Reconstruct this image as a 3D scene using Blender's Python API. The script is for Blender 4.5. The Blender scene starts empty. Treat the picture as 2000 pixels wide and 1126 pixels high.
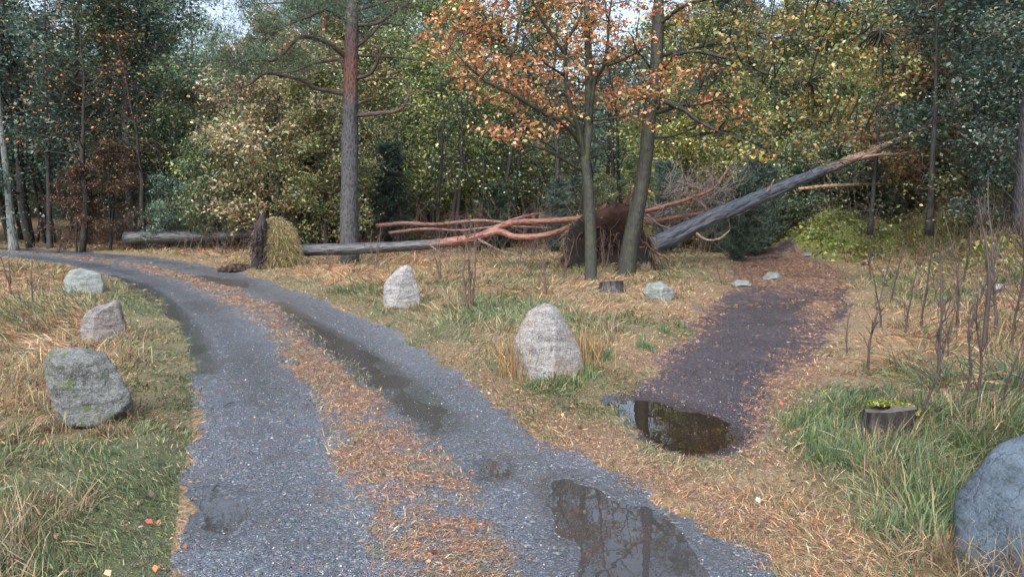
import bpy, math
import numpy as np
from mathutils import Vector

# ------------------------------------------------------------------ camera, sky, sun
S = bpy.context.scene
COL = S.collection
F, U0, V0, CZ = 1400.0, 1000.0, 563.0, 1.6
PITCH = math.atan(163.0 / 1400.0)
cam = bpy.data.objects.new("camera", bpy.data.cameras.new("camera"))
COL.objects.link(cam)
cam.location = (0, 0, CZ)
cam.rotation_euler = (math.pi / 2 - PITCH, 0, 0)
cam.data.sensor_width = 36
cam.data.lens = F / 2000 * 36
cam.data.clip_end = 2000
S.camera = cam

SUN_EL, SUN_ROT = math.radians(48), math.radians(200)
w = bpy.data.worlds.new("World"); S.world = w; w.use_nodes = True
nt = w.node_tree
bg = nt.nodes["Background"]
sky = nt.nodes.new("ShaderNodeTexSky"); sky.sky_type = 'NISHITA'; sky.sun_disc = False
sky.sun_elevation = SUN_EL; sky.sun_rotation = SUN_ROT
sky.air_density = 1.0; sky.dust_density = 4.0; sky.ozone_density = 1.0
hsv = nt.nodes.new("ShaderNodeHueSaturation"); hsv.inputs['Saturation'].default_value = .72
nt.links.new(sky.outputs[0], hsv.inputs['Color'])
nt.links.new(hsv.outputs[0], bg.inputs[0]); bg.inputs[1].default_value = 0.15
sun = bpy.data.objects.new("sun", bpy.data.lights.new("sun", 'SUN')); COL.objects.link(sun)
sun.data.energy = 0.5; sun.data.angle = math.radians(70); sun.data.color = (1, 0.97, 0.93)
# direction towards the sun: the sky's rotation is measured from +Y towards +X
sd_ = Vector((math.sin(SUN_ROT) * math.cos(SUN_EL), math.cos(SUN_ROT) * math.cos(SUN_EL), math.sin(SUN_EL)))
sun.rotation_euler = sd_.to_track_quat('Z', 'Y').to_euler()
vs = S.view_settings
vs.view_transform = 'Standard'; vs.look = 'None'; vs.gamma = 1; vs.exposure = 1.42
cy = S.cycles
cy.max_bounces = 5; cy.diffuse_bounces = 3; cy.glossy_bounces = 2; cy.transmission_bounces = 2
cy.transparent_max_bounces = 4; cy.caustics_reflective = False; cy.caustics_refractive = False
cy.use_denoising = True

# ------------------------------------------------------------------ maths
rng = np.random.default_rng(7)
_perm = np.random.default_rng(99).random((256, 256))


def vnoise(x, y):
    xi = np.floor(x).astype(int); yi = np.floor(y).astype(int)
    fx = x - xi; fy = y - yi
    fx = fx * fx * (3 - 2 * fx); fy = fy * fy * (3 - 2 * fy)
    a = _perm[xi & 255, yi & 255]; b = _perm[(xi + 1) & 255, yi & 255]
    c = _perm[xi & 255, (yi + 1) & 255]; d = _perm[(xi + 1) & 255, (yi + 1) & 255]
    return (a * (1 - fx) + b * fx) * (1 - fy) + (c * (1 - fx) + d * fx) * fy - 0.5


def fbm(x, y, o=4):
    s = 0; a = 1.0
    for i in range(o):
        s = s + a * vnoise(x * 2 ** i + 17.3 * i, y * 2 ** i - 9.1 * i); a *= 0.5
    return s


def noise3(p, o=4):
    s = 0; a = 1.0
    for i in range(o):
        k = 2 ** i
        s = s + a * (vnoise(p[:, 0] * k + 3.1 * i, p[:, 1] * k + 1.7) + vnoise(p[:, 1] * k + 5.2, p[:, 2] * k + 7.7 * i)
                     + vnoise(p[:, 2] * k + 11.9, p[:, 0] * k + 2.3)) / 1.7
        a *= 0.5
    return s


def ss(a, b, x):
    t = np.clip((x - a) / (b - a), 0, 1)
    return t * t * (3 - 2 * t)


def ray(u, v):
    a = (u - U0) / F; b = (V0 - v) / F
    c, s = math.cos(PITCH), math.sin(PITCH)
    return np.array([a, c + b * s, -s + b * c])      # x, y (away), z


def P(u, v, y):
    """the point seen at (u, v) whose distance away from the viewer is y"""
    r = ray(u, v)
    return np.array([r[0], r[1], r[2]]) * (y / r[1]) + np.array([0, 0, CZ])


def flat(u, v):
    r = ray(u, v); t = CZ / -r[2]
    return (r[0] * t, r[1] * t)


def poly(px):
    return np.array([flat(u, v) for u, v in px])


def inside(P_, x, y):
    r = np.zeros(x.shape, bool); n = len(P_)
    for i in range(n):
        x0, y0 = P_[i]; x1, y1 = P_[(i + 1) % n]
        c = (y0 > y) != (y1 > y)
        with np.errstate(divide='ignore', invalid='ignore'):
            xx = (x1 - x0) * (y - y0) / (y1 - y0 + 1e-12) + x0
        r ^= c & (x < xx)
    return r


def sdist(P_, x, y):
    """positive inside"""
    d = np.full(x.shape, 1e9); n = len(P_)
    for i in range(n):
        a = P_[i]; b = P_[(i + 1) % n]; e = b - a
        t = np.clip(((x - a[0]) * e[0] + (y - a[1]) * e[1]) / (e @ e + 1e-12), 0, 1)
        d = np.minimum(d, np.hypot(x - a[0] - t * e[0], y - a[1] - t * e[1]))
    return np.where(inside(P_, x, y), d, -d)


# road and path outlines on the ground
roadL = [(330, 1126), (352, 960), (368, 880), (380, 780), (374, 720), (350, 640), (300, 580), (230, 543), (130, 517), (0, 502)]
roadR = [(1530, 1126), (1390, 1020), (1220, 925), (1080, 862), (985, 795), (880, 720), (760, 642), (640, 590), (520, 546), (420, 521), (300, 501), (150, 490), (0, 483)]
midL = [(725, 1126), (685, 1000), (640, 880), (600, 760), (520, 650), (440, 590), (330, 543), (230, 518), (100, 500), (0, 492)]
midR = [(1010, 1126), (955, 1000), (885, 890), (790, 805), (705, 715), (640, 660), (565, 607), (480, 570), (400, 543), (300, 519), (180, 502), (0, 487)]


def ext(pts, dx=0.0):
    p = [list(flat(*q)) for q in pts]
    a = p[0]; b = p[1]
    k = (a[0] - b[0]) / (a[1] - b[1])
    k *= 0.6
    near = [[a[0] + k * (-6 - a[1]), -6.0]]
    e = p[-1]; far = [[e[0] - 9 , e[1] + 0.9], [e[0] - 40, e[1] + 1.0]]
    return near + p + far


ROAD = np.array(ext(roadL) + ext(roadR)[::-1])
MID = np.array(ext(midL) + ext(midR)[::-1])
PATH = poly([(1185, 782), (1262, 745), (1285, 700), (1340, 650), (1372, 600), (1420, 555), (1438, 520), (1436, 492), (1488, 490),
             (1560, 502), (1640, 524), (1672, 560), (1660, 620), (1610, 680), (1560, 740), (1530, 800), (1500, 850), (1440, 890),
             (1380, 905), (1290, 880), (1230, 850)])
PATHCORE = poly([(1225, 790), (1280, 745), (1310, 700), (1370, 650), (1400, 600), (1450, 560), (1470, 530), (1480, 505), (1530, 505),
                 (1600, 530), (1600, 570), (1570, 640), (1530, 720), (1490, 800), (1450, 850), (1390, 880), (1290, 870)])
PUD = dict(
    path_puddle=poly([(1175, 778), (1250, 776), (1320, 793), (1370, 803), (1415, 828), (1440, 855), (1400, 880), (1340, 884), (1280, 868), (1225, 838), (1190, 808)]),
    road_puddle=poly([(1065, 935), (1110, 922), (1165, 945), (1230, 975), (1310, 1010), (1350, 1040), (1390, 1090), (1440, 1180), (1300, 1260), (1130, 1220), (1090, 1120), (1100, 1060), (1080, 1000), (1058, 965)]),
    side_puddle=poly([(375, 962), (420, 955), (485, 982), (490, 1002), (440, 1038), (392, 1028), (382, 990)]),
    tiny_puddle=poly([(952, 900), (985, 900), (992, 925), (960, 934)]),
    left_rut=poly([(215, 538), (285, 557), (340, 598), (382, 650), (412, 725), (388, 728), (362, 665), (318, 612), (262, 575)]),
    right_rut=poly([(545, 590), (620, 633), (705, 680), (785, 730), (855, 790), (890, 832), (845, 842), (765, 775), (685, 712), (600, 648)]),
    far_rut=poly([(395, 538), (475, 550), (480, 560), (405, 549)]),
)
PL = dict(path_puddle=.02, road_puddle=.02, side_puddle=.012, tiny_puddle=.008, left_rut=.003, right_rut=.003, far_rut=.003)
W0 = -0.006
_edge = np.array([flat(1535, 835), flat(1640, 655), flat(1690, 590), flat(1665, 522), flat(1590, 496)])


def ground_z(x, y, fine=True):
    x = np.asarray(x, float); y = np.asarray(y, float)
    r = np.hypot(x, y)
    sr = sdist(ROAD, x, y)
    sp = sdist(PATH, x, y)
    hard = np.maximum(ss(-.25, .1, sr), ss(-.25, .1, sp))
    z = 0.05 * (fbm(x * .35, y * .35, 2) + .25)
    z = z + (1 - hard) * (0.035 + 0.09 * np.abs(fbm(x * .9 + 5, y * .9, 3)))
    sm = sdist(MID, x, y)
    z = z * (1 - .9 * hard) + ss(-.15, .35, sm) * .022
    # the bank on the right
    e = np.interp(y, _edge[:, 1], _edge[:, 0]) + .7
    e = np.where(y > 23, e + (y - 23) * .1, e)
    e = np.where(y < 5, 2.6 - .0 * y, e)
    t = np.clip((x - e) / 6.5, 0, 1)
    bank = 2.5 * t * t * (3 - 2 * t)
    bank = bank * ss(-3, 5, y)
    z = z + bank + bank * .15 * fbm(x * .6, y * .6, 3)
    # mossy hump beside the path's end, second swell behind it
    for cx, cy_, sx, sy, am in ((10.3, 22.8, 1.5, 1.35, 1.3), (13.2, 21.5, 1.8, 1.8, .6)):
        z = z + am * np.exp(-((x - cx) / sx) ** 2 - ((y - cy_) / sy) ** 2) * (1 + .25 * fbm(x * 1.3, y * 1.3, 3))
    # low swell by the fallen pine
    z = z + .12 * np.exp(-((x - 2.2) / 1.2) ** 2 - ((y - 16.2) / .8) ** 2)
    z = z + ss(28, 60, y) * 1.0 + ss(26, 40, y) * .3 * fbm(x * .2, y * .2, 2)
    n = fbm(x * 7, y * 7, 3); n0 = fbm(x * 3.1 + 7, y * 3.1, 2)
    for k, q in PUD.items():
        dd = sdist(q, x, y) + n * .07 + n0 * (.22 if 'rut' in k else .15)
        wgt = np.where(dd > 0, 1, np.exp(-(dd / .28) ** 2))
        tgt = W0 - PL[k] * ss(0, .15, dd) + (.003 if 'rut' in k else .006) * ss(0, .15, -dd)
        z = z * (1 - wgt) + tgt * wgt
    if fine:
        z = z + .004 * n * np.clip(1 - r / 25, 0, 1)
    return z


def G(u, v):
    """the ground point seen at (u, v)"""
    r = ray(u, v)
    t = np.geomspace(1.5, 90, 1500)
    q = r[None, :] * t[:, None] + np.array([0, 0, CZ])
    h = ground_z(q[:, 0], q[:, 1], False)
    k = np.nonzero(q[:, 2] < h)[0]
    k = k[0] if len(k) else len(t) - 1
    return np.array([q[k, 0], q[k, 1], h[k]])


def gz(x, y):
    return float(ground_z(np.array([x]), np.array([y]), False)[0])


# ------------------------------------------------------------------ mesh helpers
class MB:
    def __init__(s):
        s.v = []; s.q = []; s.t = []; s.c = []; s.b = []; s.n = 0

    def add(s, v, q=None, t=None, c=(1, 1, 1), b=None):
        v = np.asarray(v, float).reshape(-1, 3)
        if q is not None and len(q): s.q.append(np.asarray(q, int) + s.n)
        if t is not None and len(t): s.t.append(np.asarray(t, int) + s.n)
        c = np.asarray(c, float)
        if c.ndim == 1: c = np.tile(c[:3], (len(v), 1))
        s.v.append(v); s.c.append(c[:, :3])
        s.b.append(np.zeros((len(v), 3)) if b is None else b)
        s.n += len(v)

    def mesh(s, name, mat, smooth=True):
        V = np.concatenate(s.v); C = np.concatenate(s.c); B = np.concatenate(s.b)
        q = np.concatenate(s.q) if s.q else np.zeros((0, 4), int)
        t = np.concatenate(s.t) if s.t else np.zeros((0, 3), int)
        me = bpy.data.meshes.new(name)
        me.vertices.add(len(V)); me.vertices.foreach_set("co", V.astype(np.float32).ravel())
        lv = np.concatenate([q.ravel(), t.ravel()]).astype(np.int32)
        me.loops.add(len(lv)); me.loops.foreach_set("vertex_index", lv)
        me.polygons.add(len(q) + len(t))
        st = np.concatenate([np.arange(len(q)) * 4, len(q) * 4 + np.arange(len(t)) * 3]).astype(np.int32)
        me.polygons.foreach_set("loop_start", st)
        if smooth: me.polygons.foreach_set("use_smooth", np.ones(len(q) + len(t), bool))
        a = me.attributes.new("Col", 'FLOAT_COLOR', 'POINT')
        a.data.foreach_set("color", np.concatenate([C, np.ones((len(C), 1))], 1).astype(np.float32).ravel())
        if np.any(B):
            a = me.attributes.new("bark", 'FLOAT_VECTOR', 'POINT')
            a.data.foreach_set("vector", B.astype(np.float32).ravel())
        me.update(calc_edges=True); me.validate()
        me.materials.append(mat)
        return me


def link(name, me, parent=None, loc=None):
    o = bpy.data.objects.new(name, me); COL.objects.link(o)
    if parent is not None: o.parent = parent
    if loc is not None: o.location = [float(a) for a in loc]
    return o


def tag(o, label=None, cat=None, group=None, kind=None):
    if label: o['label'] = label
    if cat: o['category'] = cat
    if group: o['group'] = group
    if kind: o['kind'] = kind
    return o


def empty(name, loc, label=None, cat=None, group=None):
    o = bpy.data.objects.new(name, None); COL.objects.link(o); o.location = [float(a) for a in loc]
    return tag(o, label, cat, group)


def smooth_line(pts, n=4):
    """Catmull-Rom through rows [x, y, z, radius]"""
    p = np.asarray(pts, float)
    if len(p) < 3: return p
    e = np.vstack([2 * p[0] - p[1], p, 2 * p[-1] - p[-2]])
    out = []
    for i in range(1, len(e) - 2):
        for k in range(n):
            t = k / n
            out.append(.5 * (2 * e[i] + (e[i + 1] - e[i - 1]) * t + (2 * e[i - 1] - 5 * e[i] + 4 * e[i + 1] - e[i + 2]) * t * t
                             + (3 * e[i] - e[i - 1] - 3 * e[i + 1] + e[i + 2]) * t ** 3))
    out.append(p[-1])
    out = np.array(out); out[:, 3] = np.maximum(out[:, 3], p[:, 3].min() * .8)
    return out


def tube(mb, pts, sides=8, c=(1, 1, 1), rough=0.0, ribs=0.0, cap=True, off=None):
    """tube along rows [x, y, z, radius]; off shifts the origin"""
    p = np.asarray(pts, float)
    X = p[:, :3] - (0 if off is None else np.asarray(off)); R = p[:, 3]
    n = len(X)
    T = np.gradient(X, axis=0); T /= np.linalg.norm(T, axis=1)[:, None] + 1e-9
    ref = np.array([0.13, 0.97, 0.21]) if abs(T[:, 1]).mean() < .8 else np.array([0.97, .1, .2])
    A = np.cross(T, ref); A /= np.linalg.norm(A, axis=1)[:, None] + 1e-9
    Bv = np.cross(T, A)
    an = np.arange(sides) / sides * 2 * math.pi
    ca, sa = np.cos(an), np.sin(an)
    L = np.concatenate([[0], np.cumsum(np.linalg.norm(np.diff(X, axis=0), axis=1))])
    rr = R[:, None] * np.ones(sides)[None]
    if rough or ribs:
        s0 = rng.random() * 50
        rr = rr * (1 + rough * fbm(ca[None] * 1.5 + L[:, None] * .9 + s0, sa[None] * 1.5 + L[:, None] * 1.1, 3)
                   + ribs * fbm(an[None] * 9 / 6.28 * 1.0 * np.ones((n, 1)) * 2, L[:, None] * 2.5 + s0 * np.ones(sides)[None], 2))
    V = X[:, None] + rr[..., None] * (ca[None, :, None] * A[:, None] + sa[None, :, None] * Bv[:, None])
    i = np.arange(n - 1)[:, None] * sides; j = np.arange(sides)[None]; j2 = (j + 1) % sides
    q = np.stack([i + j, i + j2, i + sides + j2, i + sides + j], -1).reshape(-1, 4)
    b = np.stack([ca[None] * R[:, None], sa[None] * R[:, None], np.repeat(L[:, None], sides, 1)], -1).reshape(-1, 3) + 0.001
    V = V.reshape(-1, 3)
    cc = np.asarray(c, float)
    if cc.ndim == 2: cc = np.repeat(cc, sides, 0)
    t = None
    if cap and sides > 3:
        k = (n - 1) * sides
        t = [[k, k + a, k + a + 1] for a in range(1, sides - 1)] + [[0, a + 1, a] for a in range(1, sides - 1)]
    mb.add(V, q=q, t=t, c=cc, b=b)


def unit(v):
    return v / (np.linalg.norm(v, axis=-1, keepdims=True) + 1e-9)


def leaves(mb, ctr, size, col, rg, flatness=.5, aspect=.6, fold=.18, nrm=None):
    """one folded diamond per centre"""
    n = len(ctr)
    N = rg.normal(size=(n, 3)); N[:, 2] = np.abs(N[:, 2]) + flatness * 1.5; N = unit(N)
    if nrm is not None: N = unit(N * .6 + nrm)
    D = rg.normal(size=(n, 3)); D = unit(D - N * (D * N).sum(1, keepdims=True))
    Wd = np.cross(N, D)
    s = (size * np.exp(np.clip(rg.normal(-.08, .32, n), -1, .42)))[:, None]
    V = np.stack([ctr - D * s * .5, ctr + Wd * s * aspect * .5 + N * s * fold, ctr + D * s * .5, ctr - Wd * s * aspect * .5 + N * s * fold * .6], 1).reshape(-1, 3)
    mb.add(V, q=np.arange(4 * n).reshape(-1, 4), c=np.repeat(col, 4, 0))


def needles(mb, base, d, length, wd, col, rg):
    """thin needle triangles"""
    n = len(base)
    W_ = unit(np.cross(d, rg.normal(size=(n, 3)))) * wd
    L = (length * rg.uniform(.7, 1.2, n))[:, None]
    V = np.stack([base - W_ * .5, base + W_ * .5, base + d * L], 1).reshape(-1, 3)
    mb.add(V, t=np.arange(3 * n).reshape(-1, 3), c=np.repeat(col, 3, 0))


def blades(mb, base, d, L, wd, droop, col, rg, seg=2, tipc=1.0):
    """curved grass blades: start direction d, bending down by droop"""
    n = len(base)
    W_ = unit(np.cross(d, np.c_[rg.normal(size=(n, 2)), rg.normal(size=n) * .4]))
    rows = []; cs = []
    for k in range(seg + 1):
        s = k / seg
        p = base + d * (L * s)[:, None] + np.array([0, 0, -1.]) * (L * droop * s * s)[:, None]
        if k < seg:
            ww = (wd * (1 - .55 * s))[:, None] * W_ * .5
            rows += [p - ww, p + ww]; cs += [col, col]
        else:
            rows.append(p); cs.append(col * tipc)
    V = np.stack(rows, 1); m = V.shape[1]
    o = np.arange(n)[:, None] * m
    qs = [np.stack([o[:, 0] + 2 * k, o[:, 0] + 2 * k + 1, o[:, 0] + 2 * k + 3, o[:, 0] + 2 * k + 2], 1) for k in range(seg - 1)]
    t = np.stack([o[:, 0] + 2 * (seg - 1), o[:, 0] + 2 * (seg - 1) + 1, o[:, 0] + 2 * seg], 1)
    mb.add(V.reshape(-1, 3), q=np.concatenate(qs) if qs else None, t=t, c=np.stack(cs, 1).reshape(-1, 3))


def pick(pal, n, rg, var=.25):
    """n colours drawn from a weighted palette [(weight, rgb)]"""
    w_ = np.array([p[0] for p in pal], float); w_ /= w_.sum()
    C = np.array([p[1] for p in pal])[rg.choice(len(pal), n, p=w_)]
    return np.clip(C * np.exp(rg.normal(0, var, (n, 1))) * np.exp(rg.normal(0, .08, (n, 3))), 0.004, .9)


# ------------------------------------------------------------------ materials
def mat(name):
    m = bpy.data.materials.new(name); m.use_nodes = True
    n = m.node_tree; n.nodes.clear()
    out = n.nodes.new("ShaderNodeOutputMaterial")
    return m, n, out


class NT:
    """small helper for wiring nodes"""
    def __init__(s, n): s.n = n

    def new(s, t, **kw):
        x = s.n.nodes.new(t)
        for k, v in kw.items(): setattr(x, k, v)
        return x

    def li(s, a, b): s.n.links.new(a, b)

    def attr(s, name, out='Fac'):
        return s.new("ShaderNodeAttribute", attribute_name=name).outputs[out]

    def noise(s, vec, scale, detail=4, rough=.6, out='Fac'):
        x = s.new("ShaderNodeTexNoise"); x.inputs['Scale'].default_value = scale
        x.inputs['Detail'].default_value = detail; x.inputs['Roughness'].default_value = rough
        if vec is not None: s.li(vec, x.inputs['Vector'])
        return x.outputs[out]

    def voro(s, vec, scale, out='Distance', feature='F1'):
        x = s.new("ShaderNodeTexVoronoi", feature=feature); x.inputs['Scale'].default_value = scale
        if vec is not None: s.li(vec, x.inputs['Vector'])
        return x.outputs[out]

    def val(s, op, a, b=None, clamp=False):
        x = s.new("ShaderNodeMath", operation=op, use_clamp=clamp)
        for i, q in enumerate((a, b)):
            if q is None: continue
            if isinstance(q, (int, float)): x.inputs[i].default_value = q
            else: s.li(q, x.inputs[i])
        return x.outputs[0]

    def rng(s, x_, a, b, c=0., d=1.):
        x = s.new("ShaderNodeMapRange"); s.li(x_, x.inputs[0])
        for i, q in enumerate((a, b, c, d)): x.inputs[i + 1].default_value = q
        return x.outputs[0]

    def mix(s, f, a, b, blend='MIX'):
        x = s.new("ShaderNodeMix", data_type='RGBA', blend_type=blend)
        for i, q in ((0, f), (6, a), (7, b)):
            if isinstance(q, (int, float)): x.inputs[i].default_value = q
            elif isinstance(q, tuple): x.inputs[i].default_value = (*q, 1)
            else: s.li(q, x.inputs[i])
        return x.outputs[2]

    def ramp(s, f, stops):
        x = s.new("ShaderNodeValToRGB"); s.li(f, x.inputs[0])
        r = x.color_ramp
        while len(r.elements) < len(stops): r.elements.new(.5)
        for e, (p, c) in zip(r.elements, stops): e.position = p; e.color = (*c, 1)
        return x.outputs[0]

    def bump(s, h, strength, dist, nrm=None):
        x = s.new("ShaderNodeBump"); x.inputs['Strength'].default_value = strength; x.inputs['Distance'].default_value = dist
        s.li(h, x.inputs['Height'])
        if nrm is not None: s.li(nrm, x.inputs['Normal'])
        return x.outputs[0]


def leaf_mat(name, rough=.33, trans=.28, spec=.65):
    m, n, out = mat(name); k = NT(n)
    c = k.attr("Col", 'Color')
    oi = k.new("ShaderNodeObjectInfo")
    c = k.mix(1.0, c, oi.outputs['Color'], 'MULTIPLY')
    p = k.new("ShaderNodeBsdfPrincipled"); k.li(c, p.inputs['Base Color']); p.inputs['Roughness'].default_value = rough
    p.inputs['Specular IOR Level'].default_value = spec
    t = k.new("ShaderNodeBsdfTranslucent"); k.li(c, t.inputs[0])
    mx = k.new("ShaderNodeMixShader"); mx.inputs[0].default_value = trans
    k.li(p.outputs[0], mx.inputs[1]); k.li(t.outputs[0], mx.inputs[2]); k.li(mx.outputs[0], out.inputs[0])
    return m


def bark_mat(name, ridge=.6, sx=26, sz=4.0, rough=.75, dark=.35, moss=0.0, wet=.4):
    m, n, out = mat(name); k = NT(n)
    b = k.attr("bark", 'Vector')
    mp = k.new("ShaderNodeMapping"); mp.inputs['Scale'].default_value = (sx, sx, sz); k.li(b, mp.inputs[0])
    g = k.noise(mp.outputs[0], 1.0, 5, .65)
    v = k.voro(mp.outputs[0], .8, 'Distance')
    h = k.val('ADD', k.val('MULTIPLY', g, .7), k.val('MULTIPLY', v, .6))
    f = k.rng(h, .42, .72)
    tc = k.new("ShaderNodeTexCoord")
    big = k.noise(tc.outputs['Object'], 2.2, 3)
    oi = k.new('ShaderNodeObjectInfo')
    c = k.mix(1.0, k.attr("Col", 'Color'), oi.outputs['Color'], 'MULTIPLY')
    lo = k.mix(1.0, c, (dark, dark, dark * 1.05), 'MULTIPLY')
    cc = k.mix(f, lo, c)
    cc = k.mix(k.rng(k.noise(mp.outputs[0], 3.0, 4, .8), .55, .7, 0, .55), cc, k.mix(1.0, c, (1.9, 1.95, 2.0), 'MULTIPLY'))
    cc = k.mix(k.rng(big, .45, .75, 0, .5), cc, k.mix(1.0, cc, (.5, .5, .52), 'MULTIPLY'))
    if moss:
        cc = k.mix(k.rng(k.noise(tc.outputs['Object'], 6, 3), .5, .62, 0, moss), cc, (.09, .11, .03))
    p = k.new("ShaderNodeBsdfPrincipled"); k.li(cc, p.inputs['Base Color']); p.inputs['Roughness'].default_value = rough
    p.inputs['Specular IOR Level'].default_value = wet
    k.li(k.bump(h, ridge, .03), p.inputs['Normal']); k.li(p.outputs[0], out.inputs[0])
    return m


def rock_mat(name, base, dark, spots=.5, moss=.1, rust=0.0, rough=.6):
    m, n, out = mat(name); k = NT(n)
    tc = k.new("ShaderNodeTexCoord").outputs['Object']
    a = k.noise(tc, 4, 8, .75); b = k.noise(tc, 38, 5, .7); cst = k.noise(tc, 110, 2, .5)
    mp = k.new("ShaderNodeMapping"); mp.inputs['Rotation'].default_value = (.5, .3, .7); mp.inputs['Scale'].default_value = (2, 3, 14); k.li(tc, mp.inputs[0])
    st = k.noise(mp.outputs[0], 1.6, 6, .65)
    c = k.mix(k.rng(a, .38, .62), dark, base)
    c = k.mix(k.rng(st, .42, .62, 0, .6), c, tuple(x * 1.25 for x in base))
    c = k.mix(k.rng(b, .5, .66, 0, spots), c, tuple(x * .3 for x in dark))
    c = k.mix(k.rng(cst, .55, .68, 0, spots * .8), c, tuple(min(.8, x * 1.9) for x in base))
    wv = k.new('ShaderNodeVectorMath', operation='ADD'); sc_ = k.new('ShaderNodeVectorMath', operation='SCALE'); k.li(k.noise(tc, 4, 4, .6, 'Color'), sc_.inputs[0]); sc_.inputs['Scale'].default_value = .35
    k.li(tc, wv.inputs[0]); k.li(sc_.outputs[0], wv.inputs[1])
    ck = k.rng(k.voro(wv.outputs[0], 3.2, 'Distance', 'DISTANCE_TO_EDGE'), 0, .018, 0, 1)
    c = k.mix(k.rng(k.val('ADD', ck, k.rng(k.noise(tc, 2.3, 2), .44, .52)), 0, 1, .7, 1), tuple(x * .5 for x in dark), c)
    if rust: c = k.mix(k.rng(k.noise(tc, 3.1, 4), .5, .62, 0, rust), c, (.26, .14, .07))
    if moss:
        geo = k.new("ShaderNodeNewGeometry")
        mm = k.rng(k.noise(tc, 6.3, 6, .7), .56, .63, 0, moss)
        c = k.mix(mm, c, (.07, .1, .02))
    p = k.new("ShaderNodeBsdfPrincipled"); k.li(c, p.inputs['Base Color']); p.inputs['Roughness'].default_value = rough
    h = k.val('ADD', k.val('MULTIPLY', a, 1.0), k.val('ADD', k.val('MULTIPLY', b, .35), k.val('ADD', k.val('MULTIPLY', st, .7), k.val('MULTIPLY', ck, .12))))
    k.li(k.bump(h, .8, .06), p.inputs['Normal']); k.li(p.outputs[0], out.inputs[0])
    return m


def plain_mat(name, rough=.7, noise_s=20, amp=.5, bump_d=.01, spec=.4):
    """vertex colour broken up by noise, for soil, litter and stones"""
    m, n, out = mat(name); k = NT(n)
    tc = k.new("ShaderNodeTexCoord").outputs['Object']
    nn = k.noise(tc, noise_s, 5, .7)
    c = k.mix(k.rng(nn, .3, .7, 0, 1), k.mix(1.0, k.attr("Col", 'Color'), (1 - amp,) * 3, 'MULTIPLY'), k.attr("Col", 'Color'))
    p = k.new("ShaderNodeBsdfPrincipled"); k.li(c, p.inputs['Base Color']); p.inputs['Roughness'].default_value = rough
    p.inputs['Specular IOR Level'].default_value = spec
    if bump_d: k.li(k.bump(nn, .8, bump_d), p.inputs['Normal'])
    k.li(p.outputs[0], out.inputs[0])
    return m


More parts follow.
